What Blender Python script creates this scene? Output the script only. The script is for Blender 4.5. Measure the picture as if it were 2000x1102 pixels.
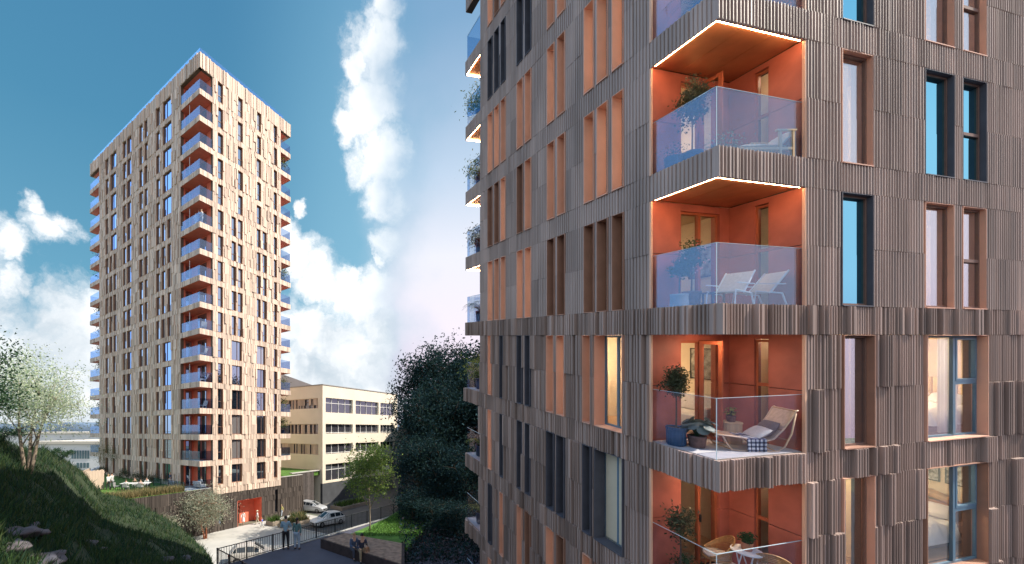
import bpy, math, random
import numpy as np
from mathutils import Vector, Matrix, Quaternion

for o in list(bpy.data.objects):
    bpy.data.objects.remove(o)
SC = bpy.context.scene
COL = SC.collection
R = math.radians

# ------------------------------------------------------------------ camera
F, PX, HY, EYE = 769.0, 745.7, 840.0, 12.0        # focal length and principal point in photo pixels, eye height
cam_d = bpy.data.cameras.new('camera')
cam = bpy.data.objects.new('camera', cam_d)
COL.objects.link(cam)
cam.location = (0, 0, EYE)
cam.rotation_euler = (R(90), 0, 0)
cam_d.sensor_width = 36.0
cam_d.lens = 36.0 * F / 2000.0
cam_d.shift_x = (1000.0 - PX) / 2000.0
cam_d.shift_y = (HY - 551.0) / 2000.0
cam_d.clip_start = 0.1
cam_d.clip_end = 9000
SC.camera = cam
SC.view_settings.view_transform = 'Standard'
SC.view_settings.look = 'None'
SC.view_settings.gamma = 1.0
SC.view_settings.exposure = 0.45
SC.render.engine = 'CYCLES'
SC.cycles.use_denoising = True
SC.cycles.max_bounces = 8
SC.cycles.transparent_max_bounces = 16
SC.cycles.caustics_reflective = False
SC.cycles.caustics_refractive = False
SC.cycles.sample_clamp_indirect = 4.0

# ------------------------------------------------------------------ sun and sky
SUN_EL, SUN_AZ = R(47), math.atan2(0.98, -0.12)     # azimuth from +Y towards +X
sun_v = Vector((math.sin(SUN_AZ) * math.cos(SUN_EL), math.cos(SUN_AZ) * math.cos(SUN_EL), math.sin(SUN_EL)))
sd = bpy.data.lights.new('sun', 'SUN')
sd.energy = 5.0
sd.angle = R(0.5)
sd.color = (1.0, 0.91, 0.78)
sun = bpy.data.objects.new('sun', sd)
COL.objects.link(sun)
sun.rotation_euler = (-sun_v).to_track_quat('-Z', 'Y').to_euler()
sun.location = (60, -20, 80)

W = bpy.data.worlds.new('World')
SC.world = W
W.use_nodes = True
wt = W.node_tree
for n in list(wt.nodes):
    wt.nodes.remove(n)

def wn(t, **kw):
    n = wt.nodes.new(t)
    for k, v in kw.items():
        setattr(n, k, v)
    return n

def wl(a, b):
    wt.links.new(a, b)

def wmath(op, a, b=None, clamp=False):
    n = wn('ShaderNodeMath', operation=op, use_clamp=clamp)
    for i, v in enumerate((a, b)):
        if v is None:
            continue
        if isinstance(v, (int, float)):
            n.inputs[i].default_value = v
        else:
            wl(v, n.inputs[i])
    return n.outputs[0]

def wsmooth(v, lo, hi):
    n = wn('ShaderNodeMapRange', interpolation_type='SMOOTHSTEP')
    wl(v, n.inputs['Value'])
    n.inputs['From Min'].default_value = lo
    n.inputs['From Max'].default_value = hi
    return n.outputs[0]

def wramp(v, stops):
    n = wn('ShaderNodeValToRGB')
    cr = n.color_ramp
    while len(cr.elements) < len(stops):
        cr.elements.new(0.5)
    for e, (p, c) in zip(cr.elements, stops):
        e.position = p
        e.color = (*c, 1)
    wl(v, n.inputs[0])
    return n.outputs[0]

def wmix(f, a, b):
    n = wn('ShaderNodeMix', data_type='RGBA')
    for s, v in ((n.inputs[0], f), (n.inputs[6], a), (n.inputs[7], b)):
        if isinstance(v, (int, float)):
            s.default_value = v
        elif isinstance(v, tuple):
            s.default_value = (*v, 1)
        else:
            wl(v, s)
    return n.outputs[2]

tc = wn('ShaderNodeTexCoord').outputs['Generated']
nrm = wn('ShaderNodeVectorMath', operation='NORMALIZE')
wl(tc, nrm.inputs[0])
D = nrm.outputs[0]
sep = wn('ShaderNodeSeparateXYZ')
wl(D, sep.inputs[0])
az = wmath('ARCTAN2', sep.outputs[0], sep.outputs[1])
n0 = wn('ShaderNodeTexNoise')
n0.inputs['Scale'].default_value = 4.5
n0.inputs['Detail'].default_value = 8.0
wl(D, n0.inputs['Vector'])
azn = wmath('ADD', az, wmath('MULTIPLY', wmath('SUBTRACT', n0.outputs['Fac'], 0.5), 0.42))
elz = wmath('MAXIMUM', sep.outputs[2], 0.0)
day = wramp(elz, [(0.0, (0.36, 0.47, 0.54)), (0.1, (0.26, 0.41, 0.51)), (0.3, (0.105, 0.30, 0.43)), (0.55, (0.058, 0.22, 0.36)), (0.9, (0.04, 0.16, 0.31))])
pale = wramp(elz, [(0.0, (0.40, 0.50, 0.57)), (0.3, (0.20, 0.42, 0.55)), (0.6, (0.155, 0.36, 0.51)), (0.9, (0.07, 0.22, 0.38))])
day = wmix(wsmooth(az, -0.42, -0.02), day, pale)
dusk = wramp(elz, [(0.0, (0.56, 0.43, 0.55)), (0.14, (0.70, 0.57, 0.68)), (0.24, (0.80, 0.72, 0.79)), (0.40, (0.74, 0.74, 0.80)), (0.54, (0.46, 0.57, 0.70)), (0.72, (0.18, 0.33, 0.50)), (1.0, (0.08, 0.22, 0.42))])
fill_sky = wramp(elz, [(0.0, (0.60, 0.72, 0.90)), (0.3, (0.70, 0.98, 1.42)), (0.7, (0.48, 0.77, 1.20)), (1.0, (0.16, 0.33, 0.60))])  # bright sky patch added out of view to lift the near block's left face
day = wmix(wsmooth(wmath('ABSOLUTE', wmath('ADD', az, 1.42)), 0.62, 0.35), day, fill_sky)
side = wmath('MULTIPLY', wsmooth(azn, -0.10, 0.17), wmath('SUBTRACT', 1.0, wsmooth(az, 2.75, 3.1)))
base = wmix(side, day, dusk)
# the far right, where the sun stands, stays blue high up and pale low down
sky = wn('ShaderNodeTexSky', sky_type='NISHITA')
sky.sun_disc = False
sky.sun_elevation = SUN_EL
sky.sun_rotation = SUN_AZ
sc_ = wn('ShaderNodeVectorMath', operation='SCALE')
wl(sky.outputs[0], sc_.inputs[0])
sc_.inputs['Scale'].default_value = 0.1
base = wmix(0.12, base, sc_.outputs[0])

# clouds: soft lobes at fixed compass directions, broken up with fractal noise
n1 = wn('ShaderNodeTexNoise')
n1.inputs['Scale'].default_value = 9.0
n1.inputs['Detail'].default_value = 9.0
n1.inputs['Roughness'].default_value = 0.62
wl(D, n1.inputs['Vector'])
ofs = wn('ShaderNodeVectorMath', operation='SUBTRACT')
wl(n1.outputs['Color'], ofs.inputs[0])
ofs.inputs[1].default_value = (0.5, 0.5, 0.5)
ofs2 = wn('ShaderNodeVectorMath', operation='SCALE')
wl(ofs.outputs[0], ofs2.inputs[0])
ofs2.inputs['Scale'].default_value = 0.13
Dd = wn('ShaderNodeVectorMath', operation='ADD')
wl(D, Dd.inputs[0])
wl(ofs2.outputs[0], Dd.inputs[1])
LOBES = [(738, 105, 46), (702, 142, 24), (722, 215, 52), (685, 240, 26), (740, 320, 52), (718, 290, 34), (750, 200, 44), (752, 385, 36), (748, 60, 36), (752, 130, 40), (752, 0, 34),
         (562, 462, 30), (585, 505, 38), (620, 545, 44), (660, 575, 44), (700, 590, 48), (740, 570, 44), (690, 545, 18),
         (600, 655, 66), (680, 680, 74), (742, 660, 70), (590, 730, 66), (660, 740, 66), (730, 735, 66), (560, 640, 40), (756, 470, 28), (756, 560, 34), (756, 650, 40), (756, 740, 40),
         (95, 440, 34), (62, 400, 20), (122, 432, 24), (10, 470, 34), (14, 545, 34), (45, 570, 24),
         (90, 590, 30), (120, 620, 60), (170, 640, 70), (70, 670, 54), (140, 700, 80), (30, 700, 54), (190, 740, 80), (60, 770, 80), (120, 800, 80), (592, 412, 12), (735, 500, 12),
         (-120, 560, 120), (-300, 300, 120)]
FILL_LOBES = [((-.6, -.9, .35), .45), ((.1, -1, .45), .45), ((-.4, -.2, 1), .25)]  # unseen clouds added behind and overhead to brighten the shaded faces
dens = None
for (lx, ly, lr) in LOBES:
    v = Vector((lx - PX, F, HY - ly))
    ln = v.length
    v.normalize()
    dn = wn('ShaderNodeVectorMath', operation='DISTANCE')
    wl(Dd.outputs[0], dn.inputs[0])
    dn.inputs[1].default_value = v
    m = wmath('SUBTRACT', 1.0, wmath('MULTIPLY', dn.outputs['Value'], ln / (lr * 1.25)))
    dens = m if dens is None else wmath('MAXIMUM', dens, m)
for fv, fr_ in FILL_LOBES:
    dn = wn('ShaderNodeVectorMath', operation='DISTANCE')
    wl(Dd.outputs[0], dn.inputs[0])
    dn.inputs[1].default_value = Vector(fv).normalized()
    dens = wmath('MAXIMUM', dens, wmath('SUBTRACT', 1.0, wmath('MULTIPLY', dn.outputs['Value'], 1 / fr_)))
n2 = wn('ShaderNodeTexNoise')
n2.inputs['Scale'].default_value = 22.0
n2.inputs['Detail'].default_value = 12.0
n2.inputs['Roughness'].default_value = 0.66
wl(Dd.outputs[0], n2.inputs['Vector'])
dsum = wmath('ADD', dens, wmath('MULTIPLY', wmath('SUBTRACT', n2.outputs['Fac'], 0.5), 1.1))
mask = wmath('MULTIPLY', wsmooth(dsum, -0.16, 0.62), wmath('SUBTRACT', 1.0, wmath('MULTIPLY', wsmooth(azn, -0.05, 0.10), wsmooth(az, 1.5, 1.2))))
n3 = wn('ShaderNodeTexNoise')
n3.inputs['Scale'].default_value = 6.0
n3.inputs['Detail'].default_value = 6.0
wl(Dd.outputs[0], n3.inputs['Vector'])
shade = wsmooth(wmath('ADD', n3.outputs['Fac'], wmath('MULTIPLY', elz, 0.55)), 0.40, 0.72)
ccol = wmix(shade, (0.46, 0.53, 0.59), (0.86, 0.87, 0.88))
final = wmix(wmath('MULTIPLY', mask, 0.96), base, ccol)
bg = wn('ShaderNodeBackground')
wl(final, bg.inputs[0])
bg.inputs[1].default_value = 1.0
wo = wn('ShaderNodeOutputWorld')
wl(bg.outputs[0], wo.inputs[0])

# ------------------------------------------------------------------ helpers
def at(x, y, Y):
    """the point at depth Y that the photo shows at pixel x, y"""
    return Vector(((x - PX) / F * Y, Y, EYE - (y - HY) / F * Y))

def on(x, y, z):
    """the point at height z that the photo shows at pixel x, y"""
    return at(x, y, (EYE - z) * F / (y - HY))

def tag(o, label=None, cat=None, group=None, kind=None):
    if label:
        o['label'] = label
    if cat:
        o['category'] = cat
    if group:
        o['group'] = group
    if kind:
        o['kind'] = kind
    return o

def root(name, label, cat, loc=(0, 0, 0), group=None, rz=0.0):
    o = bpy.data.objects.new(name, None)
    o.empty_display_size = 0.2
    COL.objects.link(o)
    o.location = loc
    o.rotation_euler.z = rz
    return tag(o, label, cat, group)

def copy_tree(o, parent=None):
    c = o.copy()
    COL.objects.link(c)
    c.parent = parent
    for ch in list(o.children):
        copy_tree(ch, c)
    return c

class MB:
    """collects faces for one mesh object"""
    def __init__(self):
        self.v, self.f, self.m = [], [], []

    def add(self, vs, fs, mi=0):
        b = len(self.v)
        self.v.extend(vs)
        for f in fs:
            self.f.append([i + b for i in f])
            self.m.append(mi)
        return self

    def box(self, x0, x1, y0, y1, z0, z1, mi=0):
        return self.add([(x0, y0, z0), (x1, y0, z0), (x1, y1, z0), (x0, y1, z0), (x0, y0, z1), (x1, y0, z1), (x1, y1, z1), (x0, y1, z1)],
                        [(0, 3, 2, 1), (4, 5, 6, 7), (0, 1, 5, 4), (1, 2, 6, 5), (2, 3, 7, 6), (3, 0, 4, 7)], mi)

    def quad(self, a, b, c, d, mi=0):
        return self.add([a, b, c, d], [(0, 1, 2, 3)], mi)

    def tube(self, pts, r, n=8, mi=0, cap=True):
        pts = [Vector(p) for p in pts]
        rr = r if isinstance(r, (list, tuple)) else [r] * len(pts)
        vs, fs = [], []
        up = Vector((0.13, 0.21, 0.97))
        for i, p in enumerate(pts):
            t = (pts[min(i + 1, len(pts) - 1)] - pts[max(i - 1, 0)])
            if t.length < 1e-9:
                t = Vector((0, 0, 1))
            t.normalize()
            a = t.cross(up)
            if a.length < 0.08:
                a = t.cross(Vector((1, 0, 0)))
            a.normalize()
            b = t.cross(a)
            for k in range(n):
                th = 2 * math.pi * k / n
                vs.append(tuple(p + (a * math.cos(th) + b * math.sin(th)) * rr[i]))
        for i in range(len(pts) - 1):
            for k in range(n):
                k2 = (k + 1) % n
                fs.append((i * n + k, i * n + k2, (i + 1) * n + k2, (i + 1) * n + k))
        if cap:
            fs.append(tuple(range(n - 1, -1, -1)))
            fs.append(tuple((len(pts) - 1) * n + k for k in range(n)))
        return self.add(vs, fs, mi)

    def lathe(self, prof, c=(0, 0, 0), n=20, mi=0, ridge=0.0, nr=0, cap=True):
        vs, fs = [], []
        for (r, z) in prof:
            for k in range(n):
                th = 2 * math.pi * k / n
                q = r * (1 + (ridge * math.cos(nr * th) if nr else 0))
                vs.append((c[0] + q * math.cos(th), c[1] + q * math.sin(th), c[2] + z))
        for i in range(len(prof) - 1):
            for k in range(n):
                k2 = (k + 1) % n
                fs.append((i * n + k, i * n + k2, (i + 1) * n + k2, (i + 1) * n + k))
        if cap:
            fs.append(tuple(range(n - 1, -1, -1)))
            fs.append(tuple((len(prof) - 1) * n + k for k in range(n)))
        return self.add(vs, fs, mi)

    def blob(self, c, rad, seed=0, amp=0.15, nu=14, nv=9, mi=0):
        rg = random.Random(seed)
        ph = [rg.uniform(0, 6.28) for _ in range(6)]
        vs, fs = [], []
        for j in range(nv + 1):
            t = math.pi * j / nv
            for i in range(nu):
                p = 2 * math.pi * i / nu
                q = 1 + amp * (math.sin(2 * p + ph[0]) * math.sin(2 * t + ph[1]) + 0.6 * math.sin(3 * p + ph[2] + 3 * t) + 0.5 * math.sin(5 * p + ph[3]) * math.sin(4 * t + ph[4]))
                vs.append((c[0] + rad[0] * q * math.sin(t) * math.cos(p), c[1] + rad[1] * q * math.sin(t) * math.sin(p), c[2] + rad[2] * q * math.cos(t)))
        for j in range(nv):
            for i in range(nu):
                i2 = (i + 1) % nu
                fs.append((j * nu + i, (j + 1) * nu + i, (j + 1) * nu + i2, j * nu + i2))
        return self.add(vs, fs, mi)

    def build(self, name, mats, parent=None, lin=None, loc=None, smooth=False, bevel=0.0):
        me = bpy.data.meshes.new(name)
        v = np.array(self.v, dtype=float).reshape(-1, 3)
        if lin is not None:
            v = v @ np.array(lin).T
        me.from_pydata(v.tolist(), [], self.f)
        mats = mats if isinstance(mats, (list, tuple)) else [mats]
        for m in mats:
            me.materials.append(m)
        if len(mats) > 1:
            me.polygons.foreach_set('material_index', self.m)
        if smooth:
            me.polygons.foreach_set('use_smooth', [True] * len(me.polygons))
        me.update()
        o = bpy.data.objects.new(name, me)
        COL.objects.link(o)
        if parent is not None:
            o.parent = parent
        if loc is not None:
            o.location = loc
        if bevel:
            b = o.modifiers.new('bevel', 'BEVEL')
            b.width = bevel
            b.segments = 2
            b.limit_method = 'ANGLE'
        return o

# ------------------------------------------------------------------ materials
MT = {}

def mat(name, col, rough=0.6, metal=0.0, var=0.0, noise=None, bump=None, emit=None, spec=0.4, trl=0.0, stretch=None):
    """procedural principled material: var = tone change from piece to piece, noise = (scale, amount), bump = (scale, strength)"""
    if name in MT:
        return MT[name]
    m = bpy.data.materials.new(name)
    m.use_nodes = True
    nt = m.node_tree
    bs = nt.nodes['Principled BSDF']
    bs.inputs['Base Color'].default_value = (*col, 1)
    bs.inputs['Roughness'].default_value = rough
    bs.inputs['Metallic'].default_value = metal
    bs.inputs['Specular IOR Level'].default_value = spec
    fac = None

    def mul(a, b):
        n = nt.nodes.new('ShaderNodeMath')
        n.operation = 'MULTIPLY'
        nt.links.new(a, n.inputs[0])
        nt.links.new(b, n.inputs[1])
        return n.outputs[0]

    def rng(v, lo, hi, a=0.0, b=1.0):
        n = nt.nodes.new('ShaderNodeMapRange')
        nt.links.new(v, n.inputs['Value'])
        n.inputs['From Min'].default_value = a
        n.inputs['From Max'].default_value = b
        n.inputs['To Min'].default_value = lo
        n.inputs['To Max'].default_value = hi
        return n.outputs[0]
    vec = None
    if noise or bump:
        t = nt.nodes.new('ShaderNodeTexCoord')
        mp = nt.nodes.new('ShaderNodeMapping')
        nt.links.new(t.outputs['Object'], mp.inputs['Vector'])
        if stretch:
            mp.inputs['Scale'].default_value = stretch
        vec = mp.outputs[0]
    if var:
        g = nt.nodes.new('ShaderNodeNewGeometry')
        fac = rng(g.outputs['Random Per Island'], 1 - var, 1 + var)
    if noise:
        nz = nt.nodes.new('ShaderNodeTexNoise')
        nz.inputs['Scale'].default_value = noise[0]
        nz.inputs['Detail'].default_value = 6
        nt.links.new(vec, nz.inputs['Vector'])
        f2 = rng(nz.outputs['Fac'], 1 - noise[1], 1 + noise[1], 0.3, 0.7)
        fac = f2 if fac is None else mul(fac, f2)
    if fac is not None:
        mx = nt.nodes.new('ShaderNodeVectorMath')
        mx.operation = 'SCALE'
        mx.inputs[0].default_value = col
        nt.links.new(fac, mx.inputs['Scale'])
        nt.links.new(mx.outputs[0], bs.inputs['Base Color'])
    if bump:
        nb = nt.nodes.new('ShaderNodeTexNoise')
        nb.inputs['Scale'].default_value = bump[0]
        nb.inputs['Detail'].default_value = 5
        nt.links.new(vec, nb.inputs['Vector'])
        bn = nt.nodes.new('ShaderNodeBump')
        bn.inputs['Strength'].default_value = bump[1]
        bn.inputs['Distance'].default_value = 0.02
        nt.links.new(nb.outputs['Fac'], bn.inputs['Height'])
        nt.links.new(bn.outputs[0], bs.inputs['Normal'])
    if emit:
        bs.inputs['Emission Color'].default_value = (*emit[0], 1)
        bs.inputs['Emission Strength'].default_value = emit[1]
    if trl:
        tr = nt.nodes.new('ShaderNodeBsdfTranslucent')
        tr.inputs[0].default_value = (*[min(1, c * 1.6) for c in col], 1)
        ms = nt.nodes.new('ShaderNodeMixShader')
        ms.inputs[0].default_value = trl
        nt.links.new(bs.outputs[0], ms.inputs[1])
        nt.links.new(tr.outputs[0], ms.inputs[2])
        nt.links.new(ms.outputs[0], nt.nodes['Material Output'].inputs[0])
    MT[name] = m
    return m

def glass(name, tint, refl, gcol=(1, 1, 1), rough=0.0, ior=1.5, k=1.0, body=None):
    """clear (or, with body, dark-backed) glass: a mirror over a see-through layer, stronger at grazing angles"""
    m = bpy.data.materials.new(name)
    m.use_nodes = True
    nt = m.node_tree
    nt.nodes.remove(nt.nodes['Principled BSDF'])
    if body:
        tr = nt.nodes.new('ShaderNodeBsdfDiffuse')
        tr.inputs[0].default_value = (*body, 1)
    else:
        tr = nt.nodes.new('ShaderNodeBsdfTransparent')
        tr.inputs[0].default_value = (*tint, 1)
    gl = nt.nodes.new('ShaderNodeBsdfGlossy')
    gl.inputs[0].default_value = (*gcol, 1)
    gl.inputs['Roughness'].default_value = rough
    fr = nt.nodes.new('ShaderNodeLayerWeight')
    fr.inputs['Blend'].default_value = 0.5
    pw = nt.nodes.new('ShaderNodeMath')
    pw.operation = 'POWER'
    nt.links.new(fr.outputs['Facing'], pw.inputs[0])
    pw.inputs[1].default_value = 4.0
    ml = nt.nodes.new('ShaderNodeMath')
    ml.operation = 'MULTIPLY_ADD'
    ml.use_clamp = True
    nt.links.new(pw.outputs[0], ml.inputs[0])
    ml.inputs[1].default_value = k
    ml.inputs[2].default_value = refl
    ms = nt.nodes.new('ShaderNodeMixShader')
    nt.links.new(ml.outputs[0], ms.inputs[0])
    nt.links.new(tr.outputs[0], ms.inputs[1])
    nt.links.new(gl.outputs[0], ms.inputs[2])
    nt.links.new(ms.outputs[0], nt.nodes['Material Output'].inputs[0])
    MT[name] = m
    return m

def lamp(name, col, s):
    return mat(name, (0.8, 0.8, 0.8), emit=(col, s))

TIMBER = mat('timber_plank', (0.67, 0.525, 0.425), 0.7, var=0.26, noise=(3, 0.12), stretch=(6, 6, 0.6), bump=(20, 0.2))
TIMBER_DARK = mat('charred_plank', (0.075, 0.060, 0.052), 0.75, var=0.35, noise=(3, 0.2), stretch=(6, 6, 0.6))
TWALL = mat('timber_backing', (0.16, 0.11, 0.075), 0.8, noise=(2, 0.2))
TJAMB = mat('window_reveal_timber', (0.46, 0.25, 0.145), 0.6, noise=(4, 0.1))
TRED = mat('balcony_red', (0.80, 0.21, 0.13), 0.55, noise=(2, 0.08))
TGLASS = glass('tower_window_glass', (1, 1, 1), 0.60, (0.66, 0.80, 1.0), body=(0.02, 0.028, 0.045))
TGLASS2 = glass('tower_curtained_glass', (1, 1, 1), 0.5, (0.66, 0.80, 1.0), body=(0.30, 0.28, 0.28))
TGLASS3 = glass('tower_blue_glass', (1, 1, 1), 0.75, (0.42, 0.62, 1.0), body=(0.01, 0.02, 0.06))
TRAIL = glass('tower_balustrade_glass', (0.72, 0.78, 0.88), 0.12, (0.60, 0.78, 1.0), k=0.8)
CLAD = mat('fluted_cladding', (0.385, 0.295, 0.265), 0.5, var=0.14, noise=(1.6, 0.20), stretch=(1, 1, 0.18))
CLADROUGH = mat('fluted_cladding_lower', (0.35, 0.255, 0.222), 0.5, var=0.26, noise=(1.6, 0.20), stretch=(1, 1, 0.18))
CBACK = mat('cladding_backing', (0.035, 0.03, 0.03), 0.8, noise=(3, 0.2))
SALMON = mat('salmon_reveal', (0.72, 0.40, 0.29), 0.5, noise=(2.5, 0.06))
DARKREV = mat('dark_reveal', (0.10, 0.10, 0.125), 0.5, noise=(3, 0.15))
DIMREV = mat('unlit_salmon_reveal', (0.40, 0.21, 0.145), 0.5, noise=(3, 0.1))  # the salmon reveal, darkened in its colour to stand for missing light
NRED = mat('terracotta_panel', (0.42, 0.12, 0.08), 0.6, noise=(2.2, 0.18), bump=(60, 0.05))
SOFFIT = mat('copper_soffit', (0.50, 0.20, 0.085), 0.35, metal=0.25, noise=(2.5, 0.15))
BFLOOR = mat('balcony_floor', (0.62, 0.57, 0.53), 0.7, noise=(6, 0.08))
FRBLUE = mat('blue_grey_frame', (0.10, 0.19, 0.28), 0.4, noise=(8, 0.05))
FRBROWN = mat('brown_frame', (0.20, 0.115, 0.09), 0.45, noise=(8, 0.08))
FRRED = mat('rust_frame', (0.40, 0.11, 0.05), 0.45, noise=(8, 0.06))
GCLEAR = glass('clear_pane', (0.93, 0.95, 0.97), 0.04)
GBLUE = glass('mirror_pane', (0.2, 0.4, 0.5), 0.85, (0.24, 0.62, 0.80), body=(0.01, 0.06, 0.08))
GRAIL = glass('balcony_glass', (0.84, 0.90, 0.97), 0.10, (0.56, 0.78, 1.0), k=0.7)
GEDGE = mat('glass_edge', (0.45, 0.58, 0.66), 0.2, noise=(6, .05))
GRAIL2 = glass('low_balcony_glass', (0.90, 0.92, 0.98), 0.015, (0.78, 0.80, 1.0), k=0.35)
GDUSK = glass('dusk_pane', (0.80, 0.82, 0.88), 0.34, (0.96, 0.96, 1.0))
LED = lamp('led_strip', (1.0, 0.60, 0.30), 42.0)
REVEAL_FILL = [lamp('reveal_fill_%d' % i, (1.0, 0.76, 0.56), e) for i, e in enumerate((1.5, 2.4, 4.2))]  # hidden strips, added to give the reveals their warm glow
ROOMW = mat('cream_room_wall', (0.72, 0.60, 0.44), 0.8, noise=(3, 0.05))
ROOMF = mat('oak_room_floor', (0.42, 0.27, 0.16), 0.5, noise=(5, 0.15), stretch=(1, 8, 1))
CURTAIN = mat('white_curtain', (0.80, 0.74, 0.70), 0.9, noise=(8, 0.04), trl=0.35)
WHITE = mat('white_paint', (0.80, 0.79, 0.77), 0.5, noise=(4, 0.04))
BLACKM = mat('black_metal', (0.02, 0.022, 0.026), 0.4, noise=(6, 0.1))
BARK = mat('bark', (0.12, 0.085, 0.06), 0.9, noise=(6, 0.3), bump=(12, 0.6))
BARKPALE = mat('pale_bark', (0.30, 0.24, 0.18), 0.9, noise=(6, 0.3), bump=(12, 0.5))
SOIL = mat('soil', (0.05, 0.035, 0.025), 0.95, noise=(10, 0.3))
# ------------------------------------------------------------------ ground
def structure(o):
    o['kind'] = 'structure'
    return o

GROUND = mat('open_ground', (0.16, 0.17, 0.13), 0.95, noise=(0.05, 0.3))
PAVE = mat('pale_concrete', (0.50, 0.49, 0.46), 0.85, noise=(0.6, 0.10), bump=(30, 0.15))
ASPH = mat('asphalt', (0.13, 0.125, 0.12), 0.9, noise=(0.8, 0.15), bump=(60, 0.3))
TERR = mat('terrace_paving', (0.085, 0.085, 0.115), 0.85, noise=(0.7, 0.18), bump=(25, 0.2))
LAWN = mat('lawn', (0.085, 0.19, 0.03), 0.95, noise=(2.5, 0.35), bump=(40, 0.8))
EARTH = mat('hill_earth', (0.030, 0.045, 0.020), 0.95, noise=(0.6, 0.5), bump=(6, 0.8))
m = MB()
m.quad((-4000, -200, -0.02), (4000, -200, -0.02), (4000, 6000, -0.02), (-4000, 6000, -0.02))
structure(m.build('ground', GROUND))

# tower frame: corner, direction of the sunny face (u), direction of the shaded face (w)
TY0 = 44.8
TP = Vector(((390 - PX) / F * TY0, TY0, 0))
TU = Vector((555.3, 769, 0)).normalized()
TW = Vector((-1065.7, 769, 0)).normalized()
TM = Matrix((TU, TW, Vector((0, 0, 1)))).transposed()

def tpt(u, w, z=0.0):
    return TP + TU * u + TW * w + Vector((0, 0, z))

# plaza sheet in front of the plinth, the road on its right, both flat
m = MB()
m.add([tuple(tpt(-20, 0.02, 0.0)), tuple(tpt(15, 0.02, 0.0)), tuple(tpt(15, -26, 0.0)), tuple(tpt(-20, -26, 0.0))], [(0, 1, 2, 3)])
structure(m.build('plaza_paving', PAVE))
m = MB()
m.add([tuple(tpt(8.5, -26, 0.006)), tuple(tpt(8.5, -5.2, 0.006)), tuple(tpt(15.75, -4.2, 0.006)), tuple(tpt(15.75, 3.0, 0.006)), tuple(tpt(60, 9, 0.006)), tuple(tpt(60, -26, 0.006))], [(0, 1, 2, 3, 4, 5)])
structure(m.build('road', ASPH))
# kerb between plaza and road
m = MB()
for a, b in ((tpt(8.5, -26), tpt(8.5, -5.2)), (tpt(8.5, -5.2), tpt(15.75, -4.2))):
    d = (b - a).normalized()
    n_ = Vector((-d.y, d.x, 0)) * 0.09
    p = [a - n_, b - n_, b + n_, a + n_]
    m.add([tuple(q + Vector((0, 0, z))) for z in (0.0, 0.12) for q in p], [(4, 5, 6, 7), (0, 1, 5, 4), (1, 2, 6, 5), (2, 3, 7, 6), (3, 0, 4, 7)])
structure(m.build('kerb', mat('kerb_stone', (0.55, 0.54, 0.52), 0.8, noise=(3, 0.1))))

# upper terrace at 5.5 m on the near side of the railing
TZ = 5.5
rail_a, rail_b = Vector((-7.75, 18.55, TZ)), Vector((0.9, 29.75, TZ))
rail_c = Vector((-4.1, 14.9, TZ))
terr_poly = [(-7.9, 18.5), (0.75, 29.8), (3.2, 33.0), (60, 33), (60, -40), (-30, -40), (-30, 4), (-4.2, 14.7)]
m = MB()
k = len(terr_poly)
m.add([(x, y, TZ) for x, y in terr_poly] + [(x, y, -0.5) for x, y in terr_poly], [tuple(range(k - 1, -1, -1))] + [(i, (i + 1) % k, (i + 1) % k + k, i + k) for i in range(k)])
structure(m.build('terrace_paving', TERR))

# ------------------------------------------------------------------ grassy hill on the left
# each row: (bearing X/Y, near distance, near height, crest distance, crest height, foot distance)
HILL = [(-1.55, 4.5, 11.2, 15, 13.2, 34), (-1.15, 5.5, 10.6, 17.5, 12.6, 36), (-0.975, 8.2, 9.2, 19, 11.75, 38), (-0.93, 8.6, 9.1, 19.5, 11.2, 38),
        (-0.90, 9.0, 8.95, 20, 10.95, 38), (-0.86, 9.6, 8.75, 24, 10.9, 38), (-0.80, 10.5, 8.4, 29, 9.75, 39), (-0.755, 11.5, 8.05, 32, 8.45, 39), (-0.71, 12.5, 7.75, 35, 6.35, 39),
        (-0.65, 14, 7.2, 35, 5.95, 38), (-0.58, 16, 6.5, 32, 5.35, 36), (-0.52, 18.5, 5.6, 30, 4.75, 33.5), (-0.475, 20, 5.1, 28, 4.2, 31), (-0.435, 22, 4.4, 25.5, 3.75, 28), (-0.405, 22.5, 3.5, 23.3, 2.6, 25), (-0.38, 22.6, 1.0, 23.0, 0.6, 23.4)]

def hill_z(a, Y):
    hs = HILL
    a = max(hs[0][0], min(hs[-1][0] - 1e-6, a))
    for i in range(len(hs) - 1):
        if hs[i][0] <= a <= hs[i + 1][0]:
            t = (a - hs[i][0]) / (hs[i + 1][0] - hs[i][0])
            row = [p + (q - p) * t for p, q in zip(hs[i], hs[i + 1])]
            break
    _, yn, zn, yc, zc, yf = row
    X = a * Y
    if Y <= yc:
        t = (Y - yn) / (yc - yn)
        z = zn + (zc - zn) * t if t > 0 else max(zn - 3.0, zn + t * 1.2)
        tt = max(0, min(1, t))
        bump = 0.22 * math.sin(X * 0.9 + Y * 0.5) * math.sin(Y * 0.7 - X * 0.3) + 0.09 * math.sin(X * 2.7 + 1) * math.sin(Y * 2.3)
        z += bump * math.sin(math.pi * tt) ** 0.6 - 0.18 * math.sin(math.pi * tt)
    else:
        t = min(1, (Y - yc) / (yf - yc))
        z = zc * (1 - t * t * (3 - 2 * t)) - 0.6 * t
    return z

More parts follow.
